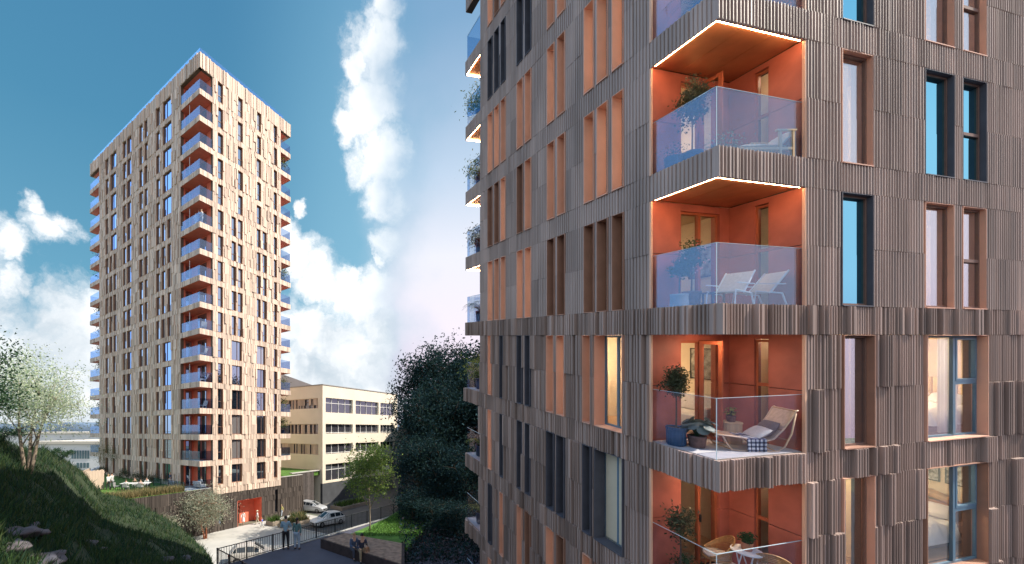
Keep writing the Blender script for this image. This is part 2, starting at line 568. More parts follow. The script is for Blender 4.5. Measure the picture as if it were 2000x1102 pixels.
m = MB()
avals = np.linspace(HILL[0][0], HILL[-1][0], 90)
yvals = np.concatenate([np.linspace(0.5, 36, 96), np.linspace(36.5, 40, 5)])
vs = [(a * Y, Y, hill_z(a, Y)) for a in avals for Y in yvals]
nY = len(yvals)
m.add(vs, [(i * nY + j, (i + 1) * nY + j, (i + 1) * nY + j + 1, i * nY + j + 1) for i in range(len(avals) - 1) for j in range(nY - 1)])
structure(m.build('grass_hill', EARTH, smooth=True))

def blades(name, spots, mats, hmin, hmax, wid, seed, lean=0.5, kind='stuff', label=None, cat=None):
    """a sward of single grass blades, one triangle each"""
    rg = np.random.default_rng(seed)
    P = np.array(spots)
    n = len(P)
    h = rg.uniform(hmin, hmax, n)
    th = rg.uniform(0, 2 * np.pi, n)
    dx, dy = np.cos(th) * wid, np.sin(th) * wid
    l = rg.normal(0, lean, (n, 2)) * h[:, None]
    v = np.empty((n, 3, 3))
    v[:, 0] = P + np.stack([dx, dy, -0.03 * np.ones(n)], 1)
    v[:, 1] = P + np.stack([-dx, -dy, -0.03 * np.ones(n)], 1)
    v[:, 2] = P + np.stack([l[:, 0], l[:, 1], h], 1)
    me = bpy.data.meshes.new(name)
    me.from_pydata(v.reshape(-1, 3).tolist(), [], np.arange(n * 3).reshape(-1, 3).tolist())
    for q in mats:
        me.materials.append(q)
    me.polygons.foreach_set('material_index', rg.integers(0, len(mats), n).astype(np.int32))
    o = bpy.data.objects.new(name, me)
    COL.objects.link(o)
    return tag(o, label, cat, kind=kind)

GR1 = mat('grass_green', (0.034, 0.075, 0.020), 0.8, var=0.5, trl=0.3)
GR2 = mat('grass_olive', (0.060, 0.082, 0.026), 0.8, var=0.5, trl=0.3)
GR3 = mat('grass_dark', (0.016, 0.050, 0.026), 0.8, var=0.5, trl=0.3)
GRDRY = mat('grass_dry', (0.34, 0.27, 0.13), 0.85, var=0.4, trl=0.3)
rg = random.Random(5)
rocks = [(35, 1010, 10.5, 0.62), (75, 1055, 9.6, 0.66), (55, 985, 11.6, 0.34), (20, 1065, 9.2, 0.5), (170, 985, 14.2, 0.42), (190, 982, 14.6, 0.34), (160, 1085, 11.0, 0.38), (200, 1092, 11.4, 0.46), (360, 1068, 21.3, 0.5), (215, 1060, 12.6, 0.3), (320, 1096, 18.2, 0.4)]
sp = []
while len(sp) < 68000:
    a = rg.uniform(-1.5, -0.40)
    Y = rg.uniform(3.5, 36)
    if rg.random() > min(1.0, 9.0 / Y + 0.25):
        continue
    cl = math.sin(a * 31 + Y * 0.8) + math.sin(a * 17 - Y * 1.3 + 2)
    if cl < -1.25 and rg.random() < 0.8:
        continue
    sp.append((a * Y, Y, hill_z(a, Y)))
blades('hill_grass', sp, [GR1, GR1, GR2, GR3, GR3], 0.12, 0.42, 0.022, 11, label='long dark green grass covering the hillside', cat='grass')
ROCK = mat('granite', (0.115, 0.10, 0.108), 0.85, noise=(3, 0.45), bump=(4, 1.0))
rl = ['broad cracked grey boulder in the grass at the left edge', 'large flat grey boulder low on the hillside by the left edge', 'small grey rock just above the broad cracked boulder', 'grey rock in the bottom left corner of the hill',
      'pale rock lying in the grass half way up the hill', 'smaller pale rock beside the one half way up the hill', 'dark rock at the foot of the hill, bottom edge', 'grey rock right of the dark one at the bottom edge', 'grey rock on the hill below the olive bush', 'small lone rock in the middle of the dark slope', 'half buried rock on the hill near the railing corner']
for i, ((x, y, Y, r), lb) in enumerate(zip(rocks, rl)):
    p = at(x, y, Y)
    p.z = hill_z(p.x / p.y, p.y)
    r *= .7
    mm = MB().blob((0, 0, 0), (r * 1.35, r, r * 0.36), seed=40 + i, amp=0.22, nu=34, nv=20)
    rr2 = random.Random(i)
    ph_ = [rr2.uniform(0, 6) for _ in range(6)]
    mm.v = [(vx * (1 + .10 * math.sin(vx * 7 / r + ph_[0]) * math.sin(vy * 9 / r + ph_[1])), vy * (1 + .1 * math.sin(vz * 11 / r + ph_[2])), vz * (1 + .25 * math.sin(vx * 5 / r + ph_[3]) * math.sin(vy * 6 / r + ph_[4])) - .10 * r * abs(math.sin(vx * 4 / r + vy * 3 / r + ph_[5]))) for vx, vy, vz in mm.v]
    o = mm.build('boulder', ROCK, smooth=True, loc=p + Vector((0, 0, -r * 0.06)))
    o.rotation_euler = (rg.uniform(-.2, .2), rg.uniform(-.2, .2), rg.uniform(0, 6))
    tag(o, lb, 'rock', 'rocks on the hillside')

# ------------------------------------------------------------------ tall timber tower (left)
def zc(y):
    return EYE - (y - HY) / (F / TY0)
def tu(x):
    return TY0 / TU.y * (1 / (1 - (x - 390) / 911.0) - 1)
def tw(x):
    return TY0 / TW.y * (1 / (1 - (390 - x) / 710.0) - 1)
GZ = 5.2                                    # garden level on the plinth
PITCH = (zc(131) - zc(912)) / 15.0
SOF = [zc(131) - PITCH * k for k in range(16)]           # underside of each band, top storey first
BAND = 0.64
TOPZ = zc(101)
LU, LW = tu(567), tw(176)
NU, NW, NU2, NW2 = tu(415), tw(353), LU - tu(548), LW - tw(195)
tower = root('apartment_tower', 'tall pale timber clad apartment tower with red corner balconies', 'tower', TP)

def cells(x0, x1, openings, z0, z1):
    """what is left of x0..x1 between the openings that cross the strip z0..z1"""
    cut = sorted((a, b) for a, b, c, d in openings if c < z1 - 0.01 and d > z0 + 0.01)
    out, x = [], x0
    for a, b in cut:
        if a > x + 0.01:
            out.append((x, a))
        x = max(x, b)
    if x1 > x + 0.01:
        out.append((x, x1))
    return out

def face_map(f):
    return (lambda x, d, z: (x, -d, z)) if f == 'R' else (lambda x, d, z: (-d, x, z))

def slab(mb, fm, x0, x1, d0, d1, z0, z1, mi=0):
    p = [fm(x, d, z) for z in (z0, z1) for (x, d) in ((x0, d0), (x1, d0), (x1, d1), (x0, d1))]
    mb.add(p, [(0, 3, 2, 1), (4, 5, 6, 7), (0, 1, 5, 4), (1, 2, 6, 5), (2, 3, 7, 6), (3, 0, 4, 7)], mi)

rt = random.Random(3)
def planks(mb, f, x0, x1, z0, z1, split=True, dmax=0.15, pw=(0.14, 0.30), base=0.02):
    fm = face_map(f)
    n = max(1, round((x1 - x0) / rt.uniform(*pw)))
    ws = [rt.uniform(0.6, 1.4) for _ in range(n)]
    s = sum(ws)
    x = x0
    for w_ in ws:
        xe = x + w_ / s * (x1 - x0)
        if split and rt.random() < 0.85 and z1 - z0 > 1.2:
            zm = z0 + (z1 - z0) * rt.choice((0.36, 0.44, 0.5, 0.5, 0.56, 0.64))
            slab(mb, fm, x + .012, xe - .012, 0, base + rt.random() ** 1.5 * dmax, z0, zm - .006)
            slab(mb, fm, x + .012, xe - .012, 0, base + rt.random() ** 1.5 * dmax, zm + .006, z1)
        else:
            slab(mb, fm, x + .012, xe - .012, 0, base + rt.random() ** 1.5 * dmax, z0, z1)
        x = xe

WIN = []        # (face, a, b, z0, z1)
for k_, zs in enumerate(SOF):
    zl = (SOF[k_ + 1] + BAND) if k_ < 15 else GZ + 0.35
    big = k_ < 5 or k_ >= 10
    L = [(tw(257), tw(249)), (tw(247.5), tw(241)), (tw(289), tw(283)), (tw(280), tw(273)), (tw(313), tw(306))]
    if big:
        L += [(tw(335.5), tw(319))]
    else:
        L += [(tw(323.5), tw(316.5)), (tw(335), tw(328))]
    L += [(tw(212.5), tw(207))]
    L += [(tw(228), tw(217))] if k_ < 5 else ([(tw(220), tw(215)), (tw(228), tw(222.5))] if k_ < 10 else [(tw(226.5), tw(221))])
    Rr = [(tu(425), tu(435)), (tu(534), tu(540.5))]
    if k_ < 5:
        Rr += [(tu(464), tu(473.5)), (tu(501), tu(509.5))]
    elif k_ < 10:
        Rr += [(tu(451.5), tu(460.5)), (tu(464), tu(473.5)), (tu(501), tu(508.5)), (tu(512.5), tu(520.5))]
    else:
        Rr += [(tu(452), tu(472)), (tu(501), tu(518))]
    WIN += [('L', a, b, zl, zs) for a, b in L] + [('R', a, b, zl, zs) for a, b in Rr]

def openings(f, lo, hi):
    return [(a, b, c, d) for g, a, b, c, d in WIN if g == f and c < hi and d > lo]

BASE_Z = GZ - 0.05
clad = {}
for f, X1, n0, n1 in (('R', LU, NU, NU2), ('L', LW, NW, NW2)):
    cb, wb = MB(), MB()
    fm = face_map(f)
    planks(cb, f, 0, X1, SOF[0], TOPZ, split=False)
    for k_, zs in enumerate(SOF):
        zt = SOF[k_ - 1] if k_ else None
        zl = (SOF[k_ + 1] + BAND) if k_ < 15 else BASE_Z
        lo = zl
        ops = openings(f, lo, zs)
        for a, b in cells(n0, X1 - n1, ops, lo + 0.4, zs):
            planks(cb, f, a, b, lo, zs)
        for a, b in cells(n0, X1 - n1, ops, lo + 0.4, zs):
            slab(wb, fm, a, b, -0.36, -0.01, lo, zs)
        if k_ == 15:
            for a, b, c, d in ops:
                planks(cb, f, a, b, lo, c, split=False)
        if k_ < 15:
            planks(cb, f, n0 if k_ else n0, X1 - n1, SOF[k_ + 1], SOF[k_ + 1] + BAND - 0.003, split=False, dmax=0.10)
            slab(wb, fm, n0, X1 - n1, -0.36, -0.012, SOF[k_ + 1], SOF[k_ + 1] + BAND - 0.003)
    slab(wb, fm, 0, X1, -0.36, -0.012, SOF[0], TOPZ - 0.02)
    clad[f] = (cb, wb)
    cb.build('plank_cladding', TIMBER, tower, TM)
    wb.build('wall', TWALL, tower, TM)
# strip of timber below the sunny face that hangs over the plinth
m = MB()
planks(m, 'R', NU, LU - NU2, BASE_Z - 0.75, BASE_Z - 0.003, split=False)
m.build('plank_skirt', TIMBER, tower, TM)
# core that closes the tower, the roof and the blind back faces
m = MB()
m.box(0.4, LU - 0.02, LW - 0.4, LW, SOF[0], TOPZ - 0.05)
m.box(LU - 0.4, LU - 0.02, 0.4, LW - 0.4, SOF[0], TOPZ - 0.05)
m.box(LU - 0.5, LU - 0.02, NW2 + 0.1, LW - NW2, GZ - 0.1, SOF[0] - 0.01)
m.box(NU, LU - NU2, LW - 0.5, LW - 0.02, GZ - 0.1, SOF[0] - 0.01)
m.build('rear_wall', TIMBER, tower, TM)
m = MB().box(0.37, LU - 0.42, 0.37, LW - 0.42, TOPZ - 0.5, TOPZ - 0.3)
m.build('roof', TWALL, tower, TM)
m = MB()
m.box(NU + 0.42, LU - NU2 - 0.5, NW + 0.42, LW - NW2 - 0.6, GZ, SOF[0] - 0.02)
m.build('core', mat('dark_core', (0.03, 0.03, 0.035), 0.8, noise=(1, 0.2)), tower, TM)
# red side walls of the corner recesses
m = MB()
for (u0, u1, w0, w1) in ((NU, NU + 0.36, 0.362, NW), (0.362, NU + 0.36, NW, NW + 0.36),
                         (NU, NU + .36, LW - NW2, LW - 0.5), (0.362, NU, LW - NW2 - .36, LW - NW2),
                         (LU - NU2 - .36, LU - NU2, 0.362, NW2), (LU - NU2 - .36, LU - 0.4, NW2, NW2 + .36)):
    m.box(u0, u1, w0, w1, GZ - 0.04, SOF[0] - 0.004)
m.build('recess_wall', TRED, tower, TM)
# doors to the front balconies
for k_, zs in enumerate(SOF):
    zf = (SOF[k_ + 1] + BAND) if k_ < 15 else GZ
    d = MB().box(0.55, 1.35, NW - 0.03, NW + 0.02, zf + 0.02, zs - 0.12).build('balcony_door', FRRED, tower, TM)
    MB().box(0.62, 1.28, NW - 0.05, NW - 0.035, zf + 0.12, zs - 0.2).build('pane', TGLASS, d, TM)
    d = MB().box(NU - 0.02, NU + 0.02, 1.2, 3.2, zf + 0.02, zs - 0.12).build('balcony_door', FRRED, tower, TM)
    MB().box(NU - 0.05, NU - 0.035, 1.3, 3.1, zf + 0.12, zs - 0.2).build('pane', TGLASS, d, TM)
# balconies: band of planks round a slab, red underside, glass balustrade
def tower_balcony(u0, u1, w0, w1, z, sides):
    b = MB().box(u0 + 0.02, u1 - 0.02, w0 + 0.02, w1 - 0.02, z + 0.02, z + BAND - 0.06).build('balcony', TRED, tower, TM)
    MB().box(u0 + 0.05, u1 - 0.02, w0 + 0.05, w1 - 0.05, z + BAND - 0.056, z + BAND - 0.03).build('floor', PAVE, b, TM)  # pale layer added to bounce sunlight onto the soffit above
    c = MB()
    for s in sides:
        if s == 'R':
            planks(c, 'R', u0, u1, z, z + BAND - 0.003, split=False, dmax=0.05)
        elif s == 'L':
            planks(c, 'L', w0, w1, z, z + BAND - 0.003, split=False, dmax=0.05)
        elif s == 'U':                       # side that closes the far end of the sunny face
            n = max(2, int((w1 - w0) / 0.25))
            for i in range(n):
                c.box(u1, u1 + 0.03 + rt.random() * 0.05, w0 + i * (w1 - w0) / n, w0 + (i + 1) * (w1 - w0) / n - 0.01, z, z + BAND - 0.003)
        else:
            n = max(2, int((u1 - u0) / 0.25))
            for i in range(n):
                c.box(u0 + i * (u1 - u0) / n, u0 + (i + 1) * (u1 - u0) / n - 0.01, w1, w1 + 0.03 + rt.random() * 0.05, z, z + BAND - 0.003)
    c.build('band', TIMBER, b, TM)
    g = MB()
    zt = z + BAND + 1.12
    if 'R' in sides:
        g.box(u0 + .03, u1 - .03, w0 + .03, w0 + .045, z + BAND - 0.1, zt)
    if 'L' in sides:
        g.box(u0 + .03, u0 + .045, w0 + .05, w1 - .03, z + BAND - 0.1, zt)
    if 'U' in sides:
        g.box(u1 - .045, u1 - .03, w0 + .05, w1 - .03, z + BAND - 0.1, zt)
    if 'B' in sides:
        g.box(u0 + .03, u1 - .03, w1 - .045, w1 - .03, z + BAND - 0.1, zt)
    g.build('balustrade', TRAIL, b, TM)
    return b
for k_ in range(1, 16):
    z = SOF[k_]
    tower_balcony(0, NU, 0, NW, z, 'RL')
    tower_balcony(0, NU, LW - NW2, LW, z, 'LB')
    tower_balcony(LU - NU2, LU, 0, NW2, z, 'RU')
for (u0, u1, w0, w1) in ((0.03, NU, 0.03, NW), (0.03, NU, LW - NW2, LW - .03), (LU - NU2, LU - .03, 0.03, NW2)):
    MB().box(u0, u1, w0, w1, SOF[0] + 0.02, SOF[0] + 0.15).build('top_soffit', TRED, tower, TM)
# posts on the front balconies
m = MB()
for k_ in range(16):
    zf = (SOF[k_ + 1] + BAND) if k_ < 15 else GZ
    m.box(0.06, 0.10, 2.3, 2.34, zf - 0.05, zf + 2.2 if k_ % 2 else zf + 1.2)
m.build('balcony_post', WHITE, tower, TM)['kind'] = 'stuff'
# glass rail round the roof
m = MB()
m.box(0.12, LU - 1.2, 0.10, 0.14, TOPZ - 0.1, TOPZ + 0.62)
m.box(0.10, 0.14, 0.16, LW - 1.0, TOPZ - 0.1, TOPZ + 0.62)
m.build('roof_rail', glass('roof_rail_glass', (0.45, 0.70, 0.95), 0.35, (0.5, 0.8, 1.0)), tower, TM)
# windows: the 100 largest as parts of their own, the remaining slots as one part
WIN.sort(key=lambda q: -(q[2] - q[1]) * (q[4] - q[3]) * (1.6 if q[0] == 'R' else 1.0))
def tower_window(mr, mf, mp, f, a, b, z0, z1):
    fm = face_map(f)
    D1 = -0.15 if f == 'R' else -0.06
    D0 = D1 - 0.07
    for (x0, x1, y0, y1) in ((a - .02, a + .015, z0, z1), (b - .015, b + .02, z0, z1)):
        slab(mr, fm, x0, x1, -0.36, 0.045, y0, y1)
    slab(mr, fm, a + .015, b - .015, -0.36, 0.03, z1 - .02, z1 + .004)
    slab(mr, fm, a + .015, b - .015, -0.36, 0.06, z0 - .01, z0 + .02)
    t = 0.05
    slab(mf, fm, a + .015, a + .015 + t, D0, D1, z0 + .02, z1 - .02)
    slab(mf, fm, b - .015 - t, b - .015, D0, D1, z0 + .02, z1 - .02)
    slab(mf, fm, a + .015 + t, b - .015 - t, D0, D1, z1 - .02 - t, z1 - .02)
    slab(mf, fm, a + .015 + t, b - .015 - t, D0, D1, z0 + .02, z0 + .02 + t)
    if b - a > 1.2:
        xm = a + (b - a) * 0.62
        slab(mf, fm, xm - .03, xm + .03, D0, D1, z0 + .02 + t, z1 - .02 - t)
    elif f == 'R':
        zm = z0 + (z1 - z0) * 0.38
        slab(mf, fm, a + .015 + t, b - .015 - t, D0, D1, zm - .03, zm + .03)
    slab(mp, fm, a + .03, b - .03, D0 + .01, D0 + .02, z0 + .04, z1 - .04)
sr = MB()
for i, q in enumerate(WIN):
    if i < 100:
        a_, b_, c_ = MB(), MB(), MB()
        tower_window(a_, b_, c_, *q)
        w_ = a_.build('window', TJAMB, tower, TM)
        b_.build('frame', FRBROWN, w_, TM)
        c_.build('pane', TGLASS3 if q[0] == 'L' and q[2] - q[1] > 1.2 and q[3] > 12 else rt.choice((TGLASS, TGLASS, TGLASS2)), w_, TM)
    else:
        a_, b_, c_ = MB(), MB(), MB()
        tower_window(a_, b_, c_, *q)
        for mb_, mi in ((a_, 0), (b_, 1), (c_, 2)):
            sr.add(mb_.v, mb_.f, mi)
sr.build('window_strip', [TJAMB, FRBROWN, TGLASS], tower, TM)['kind'] = 'stuff'

# ------------------------------------------------------------------ dark plinth under the tower
plinth = root('plinth_building', 'dark charred timber plinth wall under the tower with a red entrance', 'base building', TP)
cb, wb = MB(), MB()
DOOR = (tu(464), tu(511), 0.0, 3.25)
SLOTS = [(tu(427.5), tu(436), 0.75, 3.2), (tu(537), tu(542), 0.9, 3.9)]
U0, U1, PW = -15.0, tu(592), 0.06
def pz(z):
    return z
fm = face_map('R')
ops = [DOOR] + SLOTS
zcuts = [0.0, 0.75, 0.9, 2.4, 3.2, 3.25, 3.9, GZ - 0.02]
for z0, z1 in zip(zcuts[:-1], zcuts[1:]):
    for a, b in cells(U0, U1, ops, z0, z1):
        slab(wb, fm, a, b, -0.4, -0.002, z0, z1)
top_lim = BASE_Z - 0.76
for a, b in cells(U0, U1, ops, 0.0, 0.7):
    planks(cb, 'R', a, b, 0.0, 0.75, split=False, dmax=0.10)
for a, b in cells(U0, U1, ops, 0.95, 2.3):
    planks(cb, 'R', a, b, 0.753, 2.55, split=False, dmax=0.10)
for z0, z1 in ((2.553, 3.25),):
    for a, b in cells(U0, U1, ops, z0, 3.15):
        planks(cb, 'R', a, b, z0, z1, split=False, dmax=0.10)
for a, b in cells(U0, U1, ops, 3.3, 3.8):
    planks(cb, 'R', a, b, 3.253, 3.9, split=False, dmax=0.10)
for a, b in cells(U0, NU, [], 0, 1):
    planks(cb, 'R', a, b, 3.903, GZ - 0.03, split=False, dmax=0.10)
planks(cb, 'R', NU, LU - NU2, 3.903, top_lim, split=False, dmax=0.06)
planks(cb, 'R', LU - NU2, U1, 3.903, GZ + 0.25, split=False, dmax=0.10)
cb.build('plank_cladding', TIMBER_DARK, plinth, TM)
slab(wb, fm, LU - NU2, U1, -0.4, -0.002, GZ - 0.02, GZ + 0.25)
wb.build('wall', CBACK, plinth, TM)
# set-back part beyond the corner: garage side with its own planks
cb = MB()
for i in range(28):
    u = U1 + i * 0.165
    cb.box(u, u + 0.155, 2.5 - rt.random() * 0.06, 2.6, 0, GZ + 0.25)
cb.box(U1 - 0.02, U1, 0.05, 2.5, 0, GZ + 0.2)
cb.build('garage_wall', mat('grey_plank', (0.10, 0.085, 0.08), 0.8, var=0.25, noise=(3, 0.2)), plinth, TM)
# entrance recess
m = MB()
m.box(DOOR[0], DOOR[0] + 0.06, 0.0, 1.6, 0, 3.25)
m.box(DOOR[1] - 0.06, DOOR[1], 0.0, 1.6, 0, 3.25)
m.box(DOOR[0] + .06, DOOR[1] - .06, 1.55, 1.62, 0, 3.25)
m.box(DOOR[0] + .06, DOOR[1] - .06, 0.0, 1.55, 3.19, 3.25)
e = m.build('entrance', TRED, plinth, TM)
MB().box(DOOR[0] + 0.35, DOOR[0] + 1.3, 1.50, 1.548, 0.05, 2.6).build('door', mat('dark_door', (0.03, 0.015, 0.012), 0.3, noise=(3, 0.1)), e, TM)
m = MB()
for a, b, c, d in SLOTS:
    m.box(a, b, 0.25, 0.3, c, d)
    o_ = m.build('window', TGLASS, plinth, TM)
    m = MB()
# garden deck on top, slightly back from the planks
m = MB()
m.box(U0, -0.02, 0.02, LW + 6, GZ - 0.4, GZ)
structure(m.build('garden_lawn', LAWN, None, TM, TP))
m = MB()
m.box(U1 - 0.4, 34, 2.62, 30, GZ - 0.5, GZ + 0.2)
m.box(LU + 0.1, U1 - 0.42, 0.45, 30, GZ - 0.5, GZ + 0.2)
structure(m.build('rear_lawn', LAWN, None, TM, TP))
m = MB()
m.box(LU - NU2, U1, 0.05, 0.5, GZ - 0.3, GZ + 0.3)
m.box(U1 + 0.0, 34, 2.42, 3.0, GZ + 0.203, GZ + 0.33)
structure(m.build('coping', PAVE, None, TM, TP))
m = MB()
m.box(-1.6, -0.05, 0.05, NW + 0.2, GZ + 0.003, GZ + 0.04)
m.box(-0.05, NU - 0.02, 0.05, NW - 0.05, GZ + 0.003, GZ + 0.04)
structure(m.build('patio_paving', PAVE, None, TM, TP))
rg = random.Random(17)
sp = []
for _ in range(5200):
    u = rg.uniform(-11.5, -1.7)
    w = 0.1 + abs(rg.gauss(0, 0.9)) * min(1, 0.35 + abs(u + 1.5) / 6)
    p = tpt(u, w, GZ)
    sp.append(tuple(p))
blades('border_grass', sp, [GRDRY, GRDRY, GR2], 0.35, 0.95, 0.03, 23, lean=0.25, label='dry golden ornamental grass along the garden edge', cat='ornamental grass')
# ------------------------------------------------------------------ near apartment block (right), seen close at its corner
NY0 = 7.515
NP = Vector(((1400 - PX) / F * NY0, NY0, 0))
NUV = Vector((3256.3, 769, 183)) / math.hypot(3256.3, 769)      # the block's floors fall towards the corner
NWV = Vector((-181.7, 769, 183)) / math.hypot(181.7, 769)
NM = Matrix((NUV, NWV, Vector((0, 0, 1)))).transposed()

def npt(u, w, z=0.0):
    return NP + NUV * u + NWV * w + Vector((0, 0, z))

near = root('apartment_block', 'brown fluted apartment block close by with terracotta corner balconies', 'apartment block', NP)
ZB = [-1.18 + 3.0 * i for i in range(10)]          # undersides of the bands
NB = 0.60
NTOP = 30.2
NLU, NLW = 14.4, 10.94
QU, QW, QW2 = 2.31, 1.42, 1.40

TRIO = [(2.12, 2.47), (2.61, 2.97), (3.08, 3.44)]
PAIR = [(4.21, 4.55), (4.68, 5.03)]
PAIR2 = [(5.88, 6.23), (6.36, 6.72)]
TRIO2 = [(7.49, 7.82), (7.95, 8.30), (8.46, 8.83)]
RWIN, RPAIR, RBIG = (3.32, 4.26), [(5.97, 6.98), (7.30, 8.18)], (5.97, 8.18)
# (face, a, b, z0, z1, look): lit = hidden warm strip added to light the reveal, dim = unlit salmon, darkened in its colour, dark = dark reveal
NWIN = []
rn = random.Random(21)
def row_z(i):
    return ZB[i] + NB, (ZB[i + 1] if i + 1 < len(ZB) else ZB[i] + 2.9)
for i in range(0, 10):
    z0, z1 = row_z(i)
    upper = i >= 5
    if upper:
        looks = {5: ('dim dim dim', 'dim dim', 'lit lit', 'lit lit lit'), 6: ('lit lit lit', 'lit lit', 'lit dim', 'lit dim dim'), 7: ('lit lit lit', 'lit lit', 'lit lit', 'lit lit lit'),
                 8: ('lit lit dim', 'lit lit', 'dark dark', 'dark dark dark'), 9: ('lit lit lit', 'lit dim', 'lit lit', 'lit dim lit')}[i]
        for grp, lk in zip((TRIO, PAIR, PAIR2, TRIO2), looks):
            for (a, b), l_ in zip(grp, lk.split()):
                NWIN.append(['L', a, b, z0, z1, l_])
    else:
        NWIN.append(['L', 2.12, 3.02, z0, z1, {4: 'lit', 3: 'dark', 2: 'dim'}.get(i, 'dark')])
        NWIN.append(['L', 3.16, 3.46, z0, z1, {4: 'lit', 3: 'dark', 2: 'lit'}.get(i, 'dark')])
        for (a, b), l_ in zip(PAIR, {4: ('lit', 'lit'), 3: ('dark', 'dark'), 2: ('dim', 'lit')}.get(i, ('dim', 'dark'))):
            NWIN.append(['L', a, b, z0, z1, l_])
        for (a, b), l_ in zip(PAIR2, {4: ('dark', 'dark'), 3: ('dark', 'dark'), 2: ('dim', 'lit')}.get(i, ('lit', 'dark'))):
            NWIN.append(['L', a + .02, b - .05, z0, z1, l_])
        for (a, b), l_ in zip(((7.6, 7.85), (8.5, 8.76)), {4: ('dark', 'lit'), 3: ('dark', 'lit'), 2: ('lit', 'dark')}.get(i, ('dim', 'lit'))):
            NWIN.append(['L', a, b, z0, z1, l_])
    NWIN.append(['R', *RWIN, z0, z1, {8: 'dark', 7: 'dark', 6: 'lit', 5: 'dark', 4: 'dim', 3: 'lit'}.get(i, 'dim')])
    if upper:
        for a, b in RPAIR:
            NWIN.append(['R', a, b, z0, z1, {7: 'lit', 6: 'dark', 5: 'lit'}.get(i, 'dark')])
    else:
        NWIN.append(['R', *RBIG, z0, z1, {4: 'lit', 3: 'dim'}.get(i, 'dim')])
    for a, b in ((9.95, 10.9), (11.3, 12.05)):
        NWIN.append(['R', a, b, z0, z1, 'dark'])

FL_H = 0.05
def flutes(mb, f, x0, x1, z0, z1, base=0.0, pitch=0.088, h=FL_H):
    """a fluted panel: upright ribs side by side"""
    fm = face_map(f)
    n = max(1, round((x1 - x0) / pitch))
    p = (x1 - x0) / n
    pts = [(x0, -0.012)]
    for i in range(n):
        a_ = 0.24 + 0.12 * rn.random()
        flat = rn.choice((0.30, 0.30, 0.42, 0.72))
        prof = [(0.0, 0.0), (0.05, 0.8), (0.10, 1.0), (a_, 1.0), (a_ + 0.05, 0.8), (a_ + 0.07, flat), (0.78, flat), (0.80, 0.0)]
        pts += [(x0 + (i + q) * p, base + d * h) for q, d in prof]
    pts += [(x1, base), (x1, -0.012)]
    k = len(pts)
    vs = [fm(x, d, z0) for x, d in pts] + [fm(x, d, z1) for x, d in pts]
    fs = [(i, i + 1, i + 1 + k, i + k) for i in range(k - 1)]
    # caps: one strip of quads per rib
    bk = [fm(x, -0.012, z) for z in (z0, z1) for x, d in pts]
    vs += bk
    for i in range(k - 1):
        fs.append((i, i + 1, 2 * k + i + 1, 2 * k + i))
        fs.append((k + i, k + i + 1, 3 * k + i + 1, 3 * k + i))
    mb.add(vs, fs)

def course(mb, f, x0, x1, z0, z1, rough, pitch=0.088):
    """one row of fluted panels, each standing a little before or behind its neighbour"""
    x = x0
    while x < x1 - 0.02:
        if rough:
            wd = rn.choice((0.09, 0.12, 0.17, 0.17, 0.24, 0.3))
        else:
            wd = pitch * rn.choice((4, 5, 5, 6))
        xe = min(x1, x + wd)
        if x1 - xe < 0.07:
            xe = x1
        b = rn.choice((0.0, 0.0, 0.012, 0.03, 0.055, 0.085)) if rough else rn.choice((0.0, 0.006, 0.012))
        dz = 0.0 if rough else 0.0
        flutes(mb, f, x + .0015, xe - .0015, z0 + .004, z1 - .004, b, 0.082 if rough else pitch, FL_H * (0.8 if rough else (1.0 if f == 'R' else 0.5)))
        x = xe

def nops(f, lo, hi):
    return [(a, b, c, d) for g, a, b, c, d, _ in NWIN if g == f and c < hi and d > lo]

up, low, wb = MB(), MB(), MB()
for f, X1, n0, n1 in (('R', NLU, QU, 0.0), ('L', NLW, QW, QW2)):
    fm = face_map(f)
    for i in range(10):
        z0, z1 = row_z(i)
        rough = i <= 4
        tgt = low if rough else up
        ops = nops(f, z0, z1)
        mids = [z0, z0 + (1.22 if not rough else 1.28), z1]
        for a, b in cells(n0, X1 - n1, ops, z0, z1):
            steps = [0.0]
            for c0, c1 in zip(mids[:-1], mids[1:]):
                course(tgt, f, a, b, c0, c1, rough)
            slab(wb, fm, a + (.02 if a == n0 else 0), b - (.02 if b == X1 - n1 and n1 else 0), -0.30, -0.004, z0, z1)
        # the band below this row
        rb = i <= 5
        course(low if rb else up, f, n0, X1 - n1, ZB[i], ZB[i] + NB, rb)
        slab(wb, fm, n0 + .02, X1 - n1 - (.02 if n1 else 0), -0.30, -0.004, ZB[i] + .003, ZB[i] + NB - .003)
    course(up, f, 0, X1, row_z(9)[1], NTOP, False)
    slab(wb, fm, 0, X1, -0.30, -0.004, row_z(9)[1], NTOP - 0.02)
    slab(wb, fm, n0 + .02, X1 - n1, -0.30, -0.004, -3.5, ZB[0])
up.build('fluted_cladding', CLAD, near, NM)
low.build('plank_fluted_cladding', CLADROUGH, near, NM)
wb.build('wall', CBACK, near, NM)
m = MB()
m.box(NLU - 0.3, NLU, 0.31, NLW, -1.2, NTOP - .03)
m.box(QU + 0.05, NLU - 0.31, NLW - 0.3, NLW, -1.2, NTOP - .03)
m.box(0.31, NLU - 0.31, 0.31, NLW - 0.31, NTOP - 0.4, NTOP - 0.1)
m.build('rear_wall', CLADROUGH, near, NM)
# inside: floor slabs and a core so nothing shows through
m = MB()
for z in ZB[1:]:
    m.box(QU + 0.26, NLU - 0.31, 0.31, NLW - 0.31, z + 0.14, z + NB - 0.05)
    m.box(0.31, QU + 0.25, QW + 0.26, NLW - QW2 - 0.26, z + 0.14, z + NB - 0.05)
m.build('floor_slab', CBACK, near, NM)
MB().box(4.4, NLU - 0.31, 4.2, NLW - 0.31, 0, NTOP - .5).build('core', CBACK, near, NM)

